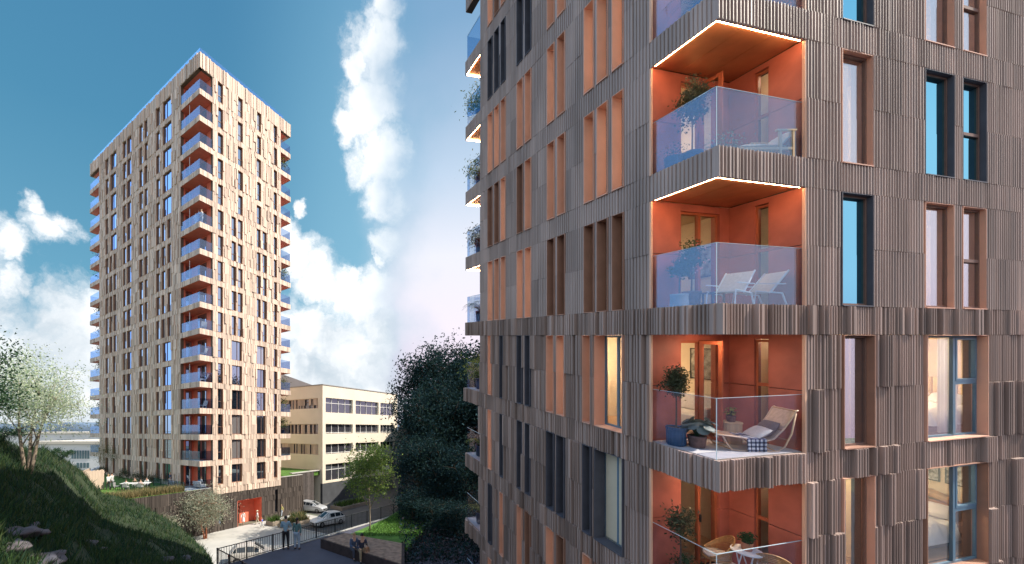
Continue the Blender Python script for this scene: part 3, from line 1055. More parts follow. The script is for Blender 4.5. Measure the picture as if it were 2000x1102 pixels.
# terracotta walls of the corner recesses, with thin joints, and the warm edge trims
m = MB()
for (z0, z1) in [(ZB[i] + NB - 0.03, ZB[i + 1] + 0.03) for i in range(9)] + [(ZB[9] + NB, row_z(9)[1])]:
    zj = z0 + 1.28
    for (a, b) in ((z0, zj - .008), (zj + .008, z1)):
        # back wall (u runs along it) with a door opening
        m.box(0.02, 0.86, QW, QW + 0.2, a, b)
        m.box(2.02, QU + 0.2, QW, QW + 0.2, a, b)
        # side wall with a slit window
        m.box(QU, QU + 0.2, 0.02, 0.62, a, b)
        m.box(QU, QU + 0.2, 0.895, QW - 0.004, a, b)
    m.box(0.86, 2.02, QW + 0.004, QW + 0.2, z1 - 0.16, z1)
    m.box(QU + 0.004, QU + 0.2, 0.62, 0.895, z1 - 0.12, z1)
m.box(0.02, QU, NLW - QW2 - 0.2, NLW - QW2, 2, NTOP - 1)
m.box(QU, QU + 0.2, NLW - QW2, NLW - 0.31, 2, NTOP - 1)
m.build('recess_wall', NRED, near, NM)
m = MB()
for i in range(9):
    z0, z1 = ZB[i] + NB - 0.02, ZB[i + 1] - .004
    m.box(QU - 0.045, QU - 0.004, -0.035, 0.018, z0, z1)
    m.box(-0.035, 0.018, QW - 0.045, QW - 0.004, z0, z1)
m.build('edge_trim', mat('warm_edge_trim', (0.80, 0.48, 0.33), 0.4, noise=(3, .05)), near, NM)

# balconies: one per storey at the near corner and at the far corner
def balcony(i, far=False, led=False):
    z = ZB[i]
    w0, w1 = (NLW - QW2, NLW) if far else (0.0, QW)
    b = MB()
    ua, ub, wa, wb2 = 0.03, QU - .004, (w0 + 0.03 if not far else w0 + .004), (w1 - 0.004 if not far else w1 - .03)
    b.box(ua, ub, wa, wb2, z + 0.058, z + NB - 0.02)
    for q in range(3):                       # soffit boards with open joints
        b.box(ua + (ub - ua) * q / 3 + (.004 if q else 0), ua + (ub - ua) * (q + 1) / 3 - (.004 if q < 2 else 0), wa, wb2, z + 0.045, z + 0.056)
    b = b.build('balcony', SOFFIT, near, NM)
    MB().box(0.04, QU - .004, (w0 + .04) if not far else w0 + .004, (w1 - .004) if not far else w1 - .04, z + NB - 0.018, z + NB + 0.004).build('floor', BFLOOR, b, NM)
    rb = i <= 5
    c = MB()
    if not far:
        course(c, 'R', -0.03, QU, z, z + NB, rb)
        course(c, 'L', 0.0, QW, z, z + NB, rb)
    else:
        course(c, 'L', w0, w1 + 0.03, z, z + NB, rb)
        for q in range(20):
            c.box(0.01 + q * 0.11, 0.01 + q * 0.11 + 0.09, w1 - 0.01, w1 + 0.035, z, z + NB)
    c.build('band', CLADROUGH if rb else CLAD, b, NM)
    zt = z + NB + 1.17
    g = MB()
    if not far:
        g.box(0.055, QU - .006, 0.04, 0.055, z + NB - .1, zt)
        g.box(0.04, 0.055, 0.056, QW - .006, z + NB - .1, zt)
    else:
        g.box(0.04, 0.055, w0 + .02, w1 - .056, z + NB - .1, zt)
        g.box(0.056, QU - .05, w1 - .055, w1 - .04, z + NB - .1, zt)
    gb = g.build('glass_balustrade', GRAIL2 if i <= 4 else GRAIL, b, NM)
    ed = MB()
    if not far:
        ed.box(0.055, QU - .006, 0.039, 0.056, zt + .0005, zt + .008)
        ed.box(0.039, 0.056, 0.0565, QW - .006, zt + .0005, zt + .008)
        ed.box(0.036, 0.0545, 0.036, 0.0395, z + NB - .05, zt)
    else:
        ed.box(0.039, 0.056, w0 + .02, w1 - .056, zt + .0005, zt + .008)
    ed.build('top_edge', GEDGE, b, NM)
    if led:
        l_ = MB()
        if not far:
            l_.box(0.035, QU - .1, 0.006, 0.030, z + 0.004, z + 0.022)
            l_.box(0.006, 0.030, 0.032, QW - .1, z + 0.004, z + 0.022)
        else:
            l_.box(0.006, 0.030, w0 + .05, w1 - .035, z + 0.004, z + 0.022)
            l_.box(0.035, QU - .1, w1 - .03, w1 - .006, z + 0.004, z + 0.022)
        l_.build('light_strip', LED, b, NM)
    elif i >= 3:
        MB().lathe([(0.0, 0.0), (0.12, 0.0), (0.12, 0.03), (0.0, 0.03)], (1.1 if not far else 1.2, 0.75 if not far else w0 + .7, z + 0.018), 16).build('ceiling_lamp', lamp('balcony_lamp', (1.0, 0.68, 0.44), 62.0), b, NM)
    return b
for i in range(1, 10):
    balcony(i, False, led=i in (6, 7))
    balcony(i, True, led=i >= 6)
m = MB().box(0.31, QU, 0.31, QW, row_z(9)[1], row_z(9)[1] + 0.1)
m.build('top_soffit', SOFFIT, near, NM)

# windows
def near_window(f, a, b, z0, z1, look, blue=False, style=''):
    fm = face_map(f)
    dep = 0.25 if f == 'L' else (0.09 if b - a > 1.5 else 0.05)
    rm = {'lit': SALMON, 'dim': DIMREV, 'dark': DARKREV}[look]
    r_ = MB()
    o = 0.05 if z0 > ZB[5] else 0.08
    slab(r_, fm, a - .002, a + .014, -dep - .08, o - .004, z0 + .002, z1 - .002)
    slab(r_, fm, b - .014, b + .002, -dep - .08, o - .004, z0 + .002, z1 - .002)
    slab(r_, fm, a + .014, b - .014, -dep - .08, o - .008, z1 - .016, z1 - .002)
    slab(r_, fm, a + .014, b - .014, -dep - .08, o + .012, z0 + .002, z0 + .024)
    w_ = r_.build('window', rm, near, NM)
    fr = MB()
    t = 0.045
    A, B, Z0, Z1 = a + .015, b - .015, z0 + .026, z1 - .018
    d0, d1 = -dep - 0.045, -dep
    slab(fr, fm, A, A + t, d0, d1, Z0, Z1)
    slab(fr, fm, B - t, B, d0, d1, Z0, Z1)
    slab(fr, fm, A + t, B - t, d0, d1, Z1 - t, Z1)
    slab(fr, fm, A + t, B - t, d0, d1, Z0, Z0 + t)
    big = b - a > 1.5
    if big:
        xm = A + (B - A) * 0.60
        slab(fr, fm, xm - .045, xm + .045, d0, d1 + .012, Z0 + t, Z1 - t)
        zm = Z0 + (Z1 - Z0) * 0.53
        slab(fr, fm, xm + .045, B - t, d0, d1 + .01, zm - .04, zm + .04)
        for (x0, x1, y0, y1) in ((xm + .047, xm + .10, zm + .042, Z1 - t), (B - t - .05, B - t, zm + .042, Z1 - t)):
            slab(fr, fm, x0, x1, d0, d1 + .02, y0, y1)
        slab(fr, fm, xm + .10, B - t - .05, d0, d1 + .02, Z1 - t - .05, Z1 - t)
        slab(fr, fm, xm + .10, B - t - .05, d0, d1 + .02, zm + .042, zm + .092)
    elif f == 'R' and a > 7:
        zm = Z0 + (Z1 - Z0) * 0.48
        slab(fr, fm, A + t, B - t, d0, d1 + .008, zm - .035, zm + .035)
    elif f == 'L' and b - a > 0.6:
        xm = (A + B) / 2
        slab(fr, fm, xm - .025, xm + .025, d0, d1 + .008, Z0 + t, Z1 - t)
    frm = FRBLUE if (big or (f == 'L' and b - a > .6)) else FRBROWN
    fr.build('frame', frm, w_, NM)
    p_ = MB()
    slab(p_, fm, A + .01, B - .01, -dep - .035, -dep - .028, Z0 + .01, Z1 - .01)
    p_.build('pane', GBLUE if blue else (GDUSK if f == 'R' and not big and z0 > 11 else GCLEAR), w_, NM)
    if look == 'lit':
        l_ = MB()
        if f == 'L':       # hidden strip added on the near jamb to light the far jamb
            slab(l_, fm, a + .015, a + .021, -dep + .02, -dep + .05, z0 + .15, z1 - .05)
        else:
            slab(l_, fm, a + .015, a + .021, -dep + .008, -dep + .03, z0 + .1, z1 - .05)
        l_.build('light_strip', rn.choice(REVEAL_FILL), w_, NM)
    if not blue:
        return w_
    return w_

def curtain(f, x0, x1, z0, z1, d, parent, mt=None, amp=0.035, wl_=0.13):
    fm = face_map(f)
    n = max(8, int((x1 - x0) / wl_ * 8))
    vs, fs = [], []
    for i in range(n + 1):
        x = x0 + (x1 - x0) * i / n
        dd = d + amp * math.sin(2 * math.pi * i / 8 + math.sin(i * .31)) * (1 + 0.3 * math.sin(i * 0.7))
        vs += [fm(x, dd, z0), fm(x, dd * 1.0, z1)]
    for i in range(n):
        fs.append((2 * i, 2 * i + 2, 2 * i + 3, 2 * i + 1))
    return MB().add(vs, fs).build('curtain', mt or CURTAIN, parent, NM, smooth=True)

ROOMDARK = mat('dark_room', (0.02, 0.024, 0.032), 0.9, noise=(1, 0.2))
PURP = mat('dusky_curtain', (0.36, 0.31, 0.36), 0.9, noise=(5, 0.1), trl=0.3)
bk = MB()
ROOM_WIN = []
for q in NWIN:
    f, a, b, z0, z1, look = q
    i = min(range(10), key=lambda j: abs(row_z(j)[0] - z0))
    blue = f == 'R' and look == 'dark'
    has_room = (f == 'R' and ((i == 6 and a < 4) or (i in (5, 7) and 5 < a < 9) or (i in (3, 4) and a < 9))) or (f == 'L' and i == 4 and a < 3)
    w_ = near_window(f, a, b, z0, z1, look, blue)
    fm = face_map(f)
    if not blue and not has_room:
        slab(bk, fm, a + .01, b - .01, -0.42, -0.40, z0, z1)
    if has_room and f == 'R':
        if i == 6:
            curtain(f, a + 0.42, b - .05, z0 + .03, z1 - .03, -0.32, w_)
        elif i in (5, 7):
            if a < 7:
                curtain(f, a + 0.03, a + 0.45, z0 + .03, z1 - .03, -0.32, w_)
            else:
                curtain(f, b - 0.42, b - 0.04, z0 + .03, z1 - .03, -0.32, w_)
        elif i == 4 and a < 4:
            curtain(f, a + .1, b - .06, z0 + .03, z1 - .03, -0.34, w_, PURP)
        elif i == 3 and a < 4:
            curtain(f, a + .35, b - .06, z0 + .03, z1 - .03, -0.34, w_, PURP)
        elif i == 4:
            curtain(f, b - 0.80, b - .06, z0 + .03, z1 - .03, -0.36, w_)
        elif i == 3:
            curtain(f, a + 0.03, a + .62, z0 + .03, z1 - .03, -0.34, w_, mat('blue_curtain', (0.16, 0.26, 0.52), 0.9, noise=(5, .1), trl=0.4))
bk.build('dark_backing', ROOMDARK, near, NM)  # dark sheets standing in for the shade of unlit rooms

# rooms behind the windows and doors that show a lit inside
def room(u0, u1, w0, w1, z0, z1, open_sides, lampat, s=1.0, wall=None, open_u=None):
    wm = wall or ROOMW
    m_ = MB()
    t = 0.03
    if 'R' not in open_sides:
        m_.box(u0, u1, w0 - t, w0, z0, z1)
    m_.box(u0, u1, w1, w1 + t, z0, z1)
    if 'L' not in open_sides:
        m_.box(u0 - t, u0, w0, w1, z0, z1)
    m_.box(u1, u1 + t, w0, w1, z0, z1)
    m_.box(u0, u1, w0, w1, z1, z1 + t)
    r_ = m_.build('room', wm, near, NM)
    MB().box(u0, u1, w0, w1, z0 - t, z0).build('room_floor', ROOMF, r_, NM)
    key = 'room_lamp_%d' % round(s * 10)
    MB().lathe([(0.0, 0.0), (0.16, 0.0), (0.16, 0.05), (0.0, 0.05)], (lampat[0], lampat[1], z1 - 0.055), 18).build('ceiling_lamp', lamp(key, (1.0, 0.74, 0.45), 80.0 * s), r_, NM)
    return r_
def rz(i):
    return ZB[i] + NB - 0.03, ZB[i + 1] + 0.12
for i, s in ((3, 0.12), (4, 1.8), (5, 0.9), (6, 2.4), (7, 1.5)):
    z0, z1 = rz(i)
    room(0.28, 2.95, QW + 0.22, 4.1, z0, z1, 'R' + ('L' if i == 4 else ''), (1.2, 3.0), s)
z0, z1 = rz(6); room(3.0, 5.5, 0.32, 3.4, z0, z1, 'R', (4.2, 1.4), 2.0)
z0, z1 = rz(5); room(5.8, 9.8, 0.32, 3.6, z0, z1, 'R', (7.6, 1.6), 2.4)
z0, z1 = rz(7); room(5.8, 9.8, 0.32, 3.6, z0, z1, 'R', (7.6, 1.6), 2.6)
z0, z1 = rz(4); room(5.6, 9.4, 0.32, 4.0, z0, z1, 'R', (7.4, 1.5), 4.5); room(3.0, 5.4, 0.32, 3.0, z0, z1, 'R', (4.2, 1.4), 0.8)
z0, z1 = rz(3); room(5.6, 9.4, 0.32, 4.0, z0, z1, 'R', (7.4, 1.5), 2.4); room(3.0, 5.4, 0.32, 3.0, z0, z1, 'R', (4.2, 1.4), 2.0)
# slit windows beside the balconies open into a lit hall
for i in range(3, 9):
    z0, z1 = ZB[i] + NB, ZB[i + 1]
    h_ = MB().box(QU + 0.75, QU + 0.78, 0.33, 1.3, z0, z1).build('hall_wall', ROOMW, near, NM)
    MB().box(QU + 0.35, QU + 0.65, 0.7, 0.76, z1 - .07, z1 - .03).build('ceiling_lamp', lamp('hall_lamp_%d' % (i == 5), (1.0, .78, .52), 30.0 if i != 5 else 4.0), h_, NM)
# balcony doors (back wall) and slit windows (side wall)
for i in range(2, 9):
    z0, z1 = ZB[i] + NB + 0.005, ZB[i + 1] - 0.13
    d_ = MB()
    t = 0.06
    a, b = 0.87, 2.01
    for (x0, x1, y0, y1) in ((a, a + t, z0, z1), (b - t, b, z0, z1), (a + t, b - t, z1 - t, z1), (a + t, b - t, z0, z0 + t)):
        d_.box(x0, x1, QW + 0.05, QW + 0.13, y0, y1)
    d_.box(1.42, 1.50, QW + 0.045, QW + 0.12, z0 + t, z1 - t)
    d = d_.build('balcony_door', FRRED, near, NM)
    MB().box(1.50, b - t, QW + 0.08, QW + 0.086, z0 + t, z1 - t).build('pane', GCLEAR, d, NM)
    MB().box(1.44, 1.47, QW + 0.0, QW + 0.03, z0 + 1.0, z0 + 1.18).build('handle', BLACKM, d, NM)
    if i in (6, 4):   # the other leaf stands open, folded out over the balcony
        lf = MB()
        lf.box(1.40, 1.44, QW - 0.50, QW + 0.0, z0 + .02, z0 + .09)
        lf.box(1.40, 1.44, QW - 0.50, QW + 0.0, z1 - .09, z1 - .01)
        lf.box(1.40, 1.44, QW - 0.50, QW - 0.42, z0 + .09, z1 - .09)
        lf.box(1.40, 1.44, QW - 0.08, QW + 0.0, z0 + .09, z1 - .09)
        l_ = lf.build('open_door_leaf', FRRED, near, NM)
        MB().box(1.417, 1.423, QW - 0.42, QW - 0.08, z0 + .09, z1 - .09).build('pane', GCLEAR, l_, NM)
    else:
        MB().box(a + t, 1.42, QW + 0.08, QW + 0.086, z0 + t, z1 - t).build('pane', GCLEAR, d, NM)
    s_ = MB()
    for (x0, x1, y0, y1) in ((0.625, 0.66, z0, z1 + .02), (0.855, 0.89, z0, z1 + .02), (0.66, 0.855, z1 - .03, z1 + .02), (0.66, 0.855, z0, z0 + .05), (0.66, 0.855, z0 + 1.25, z0 + 1.32)):
        s_.box(QU + 0.05, QU + 0.11, x0, x1, y0, y1)
    s = s_.build('slit_window', FRRED, near, NM)
    MB().box(QU + 0.07, QU + 0.076, 0.655, 0.86, z0 + .04, z1 - .02).build('pane', GCLEAR, s, NM)
# ------------------------------------------------------------------ plants
LEAF = {
    'dark': [mat('leaf_dark', (0.014, 0.032, 0.026), 0.9, var=0.5, trl=0.2, spec=.08), mat('leaf_teal', (0.022, 0.050, 0.058), 0.9, var=0.5, trl=0.2, spec=.08)],  # dusk over the wood is put into these dark leaf colours
    'olive': [mat('leaf_olive', (0.085, 0.095, 0.045), 0.55, var=0.5, trl=0.2), mat('leaf_olive_dark', (0.05, 0.06, 0.03), 0.55, var=0.5, trl=0.2)],
    'silver': [mat('leaf_silver', (0.33, 0.36, 0.27), 0.6, var=0.4, trl=0.3), mat('leaf_sage', (0.17, 0.20, 0.13), 0.6, var=0.4, trl=0.3), mat('leaf_buff', (0.36, 0.32, 0.24), 0.6, var=0.3, trl=0.3)],
    'pale': [mat('leaf_blossom', (0.58, 0.62, 0.50), 0.7, var=0.3, trl=0.4), mat('leaf_pale', (0.34, 0.42, 0.26), 0.7, var=0.4, trl=0.4)],
    'fresh': [mat('leaf_fresh', (0.16, 0.23, 0.045), 0.6, var=0.45, trl=0.35), mat('leaf_mid', (0.085, 0.14, 0.03), 0.6, var=0.45, trl=0.35)],
    'hill': [mat('leaf_hill', (0.03, 0.075, 0.03), 0.6, var=0.5, trl=0.3)],
    'lime': [mat('leaf_lime', (0.20, 0.24, 0.05), 0.55, var=0.4, trl=0.3)],
    'grey': [mat('leaf_grey', (0.16, 0.20, 0.17), 0.5, var=0.3, trl=0.25), mat('leaf_rim', (0.30, 0.33, 0.22), 0.5, var=0.3, trl=0.25)],
    'wisp': [mat('leaf_wisp', (0.10, 0.12, 0.03), 0.7, var=0.4, trl=0.4)],
}

def leaf_obj(name, P, size, mats, rg, parent=None, aspect=0.45, loc=None, droop=0.0):
    n = len(P)
    d = rg.normal(0, 1, (n, 3))
    d[:, 2] -= droop
    d /= np.linalg.norm(d, axis=1)[:, None]
    e = np.cross(d, rg.normal(0, 1, (n, 3)))
    e /= np.linalg.norm(e, axis=1)[:, None]
    s = size * rg.uniform(0.6, 1.35, n)[:, None]
    v = np.empty((n, 4, 3))
    v[:, 0] = P - d * s * 0.5
    v[:, 1] = P + e * s * aspect * 0.5
    v[:, 2] = P + d * s * 0.5
    v[:, 3] = P - e * s * aspect * 0.5
    me = bpy.data.meshes.new(name)
    me.from_pydata(v.reshape(-1, 3).tolist(), [], np.arange(n * 4).reshape(-1, 4).tolist())
    for q in mats:
        me.materials.append(q)
    me.polygons.foreach_set('material_index', rg.integers(0, len(mats), n).astype(np.int32))
    o = bpy.data.objects.new(name, me)
    COL.objects.link(o)
    o.parent = parent
    if loc is not None:
        o.location = loc
    return o

def tree_parts(parent, h, trunk_h, rx, ry, rzz, leaves, leaf, key, bark, seed, tr=0.09, nlimb=11, spread=0.22, stems=1, leanx=0.0):
    """tapered trunk(s) with limbs and twigs, and leaves gathered round the twig ends"""
    rg = np.random.default_rng(seed)
    r_ = random.Random(seed)
    m_ = MB()
    ends = []
    cz = trunk_h + (h - trunk_h) * 0.5
    for st in range(stems):
        th0 = r_.uniform(0, 6.28)
        off = 0.0 if stems == 1 else 0.12
        top = Vector((leanx + math.cos(th0) * rx * (0.05 if stems == 1 else 0.45), math.sin(th0) * ry * (0.05 if stems == 1 else 0.45), h * (0.86 if stems == 1 else r_.uniform(.7, .9))))
        b0 = Vector((math.cos(th0) * off, math.sin(th0) * off, -0.15))
        pts = []
        for i in range(8):
            t = i / 7
            p = b0.lerp(top, t) + Vector((math.sin(t * 5 + seed) * 0.05 * h * t * (1 - t), math.cos(t * 4 + seed) * 0.05 * h * t * (1 - t), 0))
            pts.append(p)
        m_.tube(pts, [tr * (1 - 0.85 * i / 7) for i in range(8)], 8)
        for k in range(nlimb // stems):
            t = r_.uniform(trunk_h / h * 0.85, 0.97)
            i = min(6, int(t * 7))
            p0 = pts[i].lerp(pts[i + 1], t * 7 - i)
            ph = k * 2.4 + r_.uniform(-.5, .5)
            el_ = r_.uniform(-0.75, 0.95)
            q = r_.uniform(0.72, 1.0)
            e_ = Vector((leanx + rx * q * math.cos(ph) * math.sqrt(max(0.05, 1 - el_ * el_)), ry * q * math.sin(ph) * math.sqrt(max(0.05, 1 - el_ * el_)), cz + rzz * q * el_))
            if e_.z < p0.z - 0.1 * h:
                e_.z = p0.z - 0.06 * h
            mid = p0.lerp(e_, 0.5) + Vector((0, 0, 0.05 * h))
            m_.tube([p0, mid, e_], [tr * 0.38 * (1.15 - t), tr * 0.22, tr * 0.06], 5)
            ends.append((e_, 1.0))
            ends.append((p0.lerp(e_, 0.62) + Vector((0, 0, 0.03 * h)), 0.8))
            for s_ in range(3):
                a_ = mid.lerp(e_, r_.uniform(0, .8))
                d_ = Vector((r_.gauss(0, 1), r_.gauss(0, 1), r_.gauss(0.2, .8))).normalized()
                te = a_ + d_ * min(rx, ry, rzz) * r_.uniform(.3, .6)
                m_.tube([a_, te], [tr * 0.09, tr * 0.03], 4)
                ends.append((te, 0.7))
        ends.append((top, 0.8))
    m_.build('trunk', bark, parent, smooth=True)
    E = np.array([tuple(e) for e, _ in ends])
    wgt = np.array([q for _, q in ends])
    pick = rg.choice(len(E), leaves, p=wgt / wgt.sum())
    sp_ = spread * min(rx, ry, rzz) * (0.6 + 0.9 * rg.random(len(E)))
    P = E[pick] + rg.normal(0, 1, (leaves, 3)) * sp_[pick][:, None] * np.array([1, 1, 0.75])
    return leaf_obj('crown', P, leaf, LEAF[key], rg, parent)

def tree(name, label, loc, h, trunk_h, r, rzz, leaves, leaf, key, bark, seed, group=None, cat='tree', **kw):
    t = root(name, label, cat, loc, group)
    tree_parts(t, h, trunk_h, r, r, rzz, leaves, leaf, key, bark, seed, **kw)
    return t

# pale blossoming tree on the hill, dark tree reaching in from the left edge
p = at(52, 893, 17.2); p.z = hill_z(p.x / p.y, p.y)
tree('hill_tree', 'slender pale leaved tree with several stems on the sunlit hill', p, 5.0, 1.3, 1.75, 1.9, 15000, 0.095, 'pale', BARKPALE, 71, tr=0.085, nlimb=24, stems=3, spread=0.20, leanx=0.35)
p = at(-70, 880, 13.5); p.z = hill_z(-1.02, 13.5) - 0.2
tree('shade_tree', 'dark green tree whose branches reach in at the left edge', p, 4.6, 1.0, 1.45, 2.0, 9000, 0.11, 'hill', BARK, 12, tr=0.12, nlimb=18, spread=0.26)
for x, y, Y, hh, rr, sd, lb in ((8, 872, 18.6, 0.8, 0.8, 3, 'low dark shrub left of the pale tree on the hill'), (118, 905, 27, 0.7, 0.8, 4, 'small shrub on the shaded back slope beside the timber fence'),):
    p = at(x, y, Y); p.z = hill_z(p.x / p.y, Y)
    tree('shrub', lb, p, hh, 0.1, rr, hh * .45, 1500, 0.09, 'hill', BARK, sd, cat='shrub', tr=0.03, nlimb=9, spread=0.35)

# silver leaved bush-tree in front of the plinth
p = tpt(-0.35, -1.9, 0)
tree('olive_tree', 'silver leaved bushy tree in front of the dark plinth wall', p, 5.3, 1.1, 2.15, 2.0, 9500, 0.17, 'silver', mat('red_bark', (0.30, 0.11, 0.06), .9, noise=(5, .3)), 33, tr=0.12, nlimb=26, stems=2, spread=0.24)
p = tpt(-5.2, -2.6, 0)
tree('shrub', 'round grey brown shrub left of the silver tree', p, 3.6, 0.3, 1.4, 1.2, 3200, 0.16, 'silver', BARK, 35, cat='shrub', tr=0.05, nlimb=12, spread=0.3)
# young street tree on the lawn
p = on(722, 1036, TZ + 0.3)
tree('street_tree', 'young bright green tree with a straight thin trunk on the lawn', p, 5.3, 1.75, 1.3, 1.75, 6500, 0.14, 'fresh', BARKPALE, 52, tr=0.055, nlimb=20, spread=0.24)
# slim tree before the tower in the garden
tree('garden_tree', 'thin wispy tree in the garden close to the shaded tower face', tpt(-1.6, 22.5, GZ), 5.6, 1.2, 1.5, 2.1, 2200, 0.11, 'wisp', BARK, 44, tr=0.04, nlimb=12, spread=0.3)
for i, (u, w, hh) in enumerate(((-0.9, 26, 1.3), (-0.9, 18, 1.1), (-0.8, 13.5, 1.2), (-0.8, 9.5, 1.0))):
    tree('garden_shrub', ['low dark shrub at the far corner of the shaded tower face', 'dark shrub at the tower foot behind the garden table', 'dark shrub at the tower foot right of the garden table', 'dark shrub at the tower foot behind the strolling man'][i], tpt(u, w, GZ), hh, 0.1, 0.9, hh * .5, 1100, 0.13, 'olive', BARK, 60 + i, cat='shrub', group='shrubs along the tower foot', tr=0.03, nlimb=8, spread=0.35)

# dark wood on the rising ground behind the near block: a few trees, each copied
protos = []
wood_lab = ['tall dark tree in the wood, against the sky at its left end', 'dark tree with a rounded crown in the middle of the wood', 'dark tree in the wood close to the block corner', 'lower dark tree in front of the wood', 'dark bushy tree at the foot of the wood', 'dark tree at the left front of the wood by the lawn']
WOOD = [(4.5, 42, 3.4, 12.0), (7.4, 44, 3.6, 12.6), (10.4, 46, 3.8, 12.2), (3.6, 35, 0.8, 9.4), (5.9, 36, 1.2, 10.0), (2.9, 31, 0, 6.6), (4.6, 29.5, -0.5, 6.6), (6.0, 27.5, -0.5, 6.2), (13, 47, 3.6, 14), (9.5, 39, 2, 12), (2.2, 27.2, -0.6, 3.0), (3.4, 25.2, -0.6, 2.8), (4.4, 23.6, -0.6, 2.8), (15, 44, 3, 13), (12, 34, 0, 11), (17, 38, 2, 13)]
WLAB = ['tallest dark tree at the left end of the wood', 'tall dark tree in the middle of the wood, against the pink sky', 'tall dark tree of the wood nearest the block, against the pink sky', 'mid height dark tree in front of the tallest one of the wood', 'mid height dark tree in the second row of the wood beside the block',
        'low dark tree at the left front of the wood, by the lawn', 'low dark tree in the middle front of the wood', 'low dark tree in the front of the wood beside the block', 'dark tree of the wood showing only beside the block edge', 'dark tree of the wood half hidden by the far balconies',
        'dark bush at the left foot of the wood', 'dark bush in the middle foot of the wood', 'dark bush at the foot of the wood beside the lowest balconies', 'dark tree hidden behind the block, furthest right', 'dark tree behind the block at its rear wall', 'dark tree far back behind the block']
for i, ((x, y, dz, hh), lb) in enumerate(zip(WOOD, WLAB)):
    if i < 3:
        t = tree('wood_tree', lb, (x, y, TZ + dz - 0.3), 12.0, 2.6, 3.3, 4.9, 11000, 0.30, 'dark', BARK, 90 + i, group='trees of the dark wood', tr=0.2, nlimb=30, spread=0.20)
        protos.append(t)
    else:
        t = copy_tree(protos[i % 3])
        t.location = (x, y, TZ + dz - 0.3)
        t['label'] = lb
        t.rotation_euler.z = i * 1.7
    s_ = hh / 12.0
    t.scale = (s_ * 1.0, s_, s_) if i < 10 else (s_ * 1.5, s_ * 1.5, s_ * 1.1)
m = MB()
gx, gy = np.linspace(1.5, 60, 40), np.linspace(26, 90, 40)
def bank(x, y):
    t = max(0, min(1, (y - 27) / 22))
    e = max(0, min(1, (x - 1.5) / 2.5))
    return TZ - 0.4 + (9.0 * t * t * (3 - 2 * t)) * e + 0.3 * math.sin(x) * math.sin(y * .7)
m.add([(x, y, bank(x, y)) for x in gx for y in gy], [(i * 40 + j, (i + 1) * 40 + j, (i + 1) * 40 + j + 1, i * 40 + j + 1) for i in range(39) for j in range(39)])
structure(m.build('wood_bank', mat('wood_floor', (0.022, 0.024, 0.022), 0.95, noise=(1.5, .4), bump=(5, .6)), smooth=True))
rg = np.random.default_rng(4)
P = np.stack([rg.uniform(1.0, 8, 26000), rg.uniform(18.9, 46, 26000), np.zeros(26000)], 1)
P[:, 2] = [max(TZ, bank(x, y)) + abs(rg.normal(0, 0.28)) for x, y, _ in P]
P = P[P[:, 0] > 0.042 * P[:, 1]]
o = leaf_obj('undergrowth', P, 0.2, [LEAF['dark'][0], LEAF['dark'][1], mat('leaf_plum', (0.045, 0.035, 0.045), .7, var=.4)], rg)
tag(o, 'dark leafy undergrowth covering the ground of the wood', 'undergrowth', kind='stuff')

# ------------------------------------------------------------------ pots and plants on the near balconies
POTBLUE = mat('blue_glaze', (0.025, 0.075, 0.15), 0.3, noise=(8, .15))
POTGREY = mat('grey_pot', (0.42, 0.43, 0.46), 0.6, noise=(6, .1))
POTDARK = mat('dark_pot', (0.035, 0.045, 0.075), 0.4, noise=(6, .15))
POTBROWN = mat('brown_pot', (0.17, 0.10, 0.085), 0.7, noise=(9, .35))
POTTERRA = mat('terracotta_pot', (0.55, 0.24, 0.14), 0.7, noise=(9, .12))
POTPALE = mat('pale_pot', (0.50, 0.42, 0.40), 0.6, noise=(6, .1))

def pot_prof(r, h, tp=0.78):
    return [(0.0, 0.0), (r * tp, 0.0), (r * (tp + .1), h * 0.1), (r, h * 0.85), (r * 1.05, h * .88), (r * 1.05, h), (r * .92, h), (r * .9, h * .9), (0.0, h * .9)]

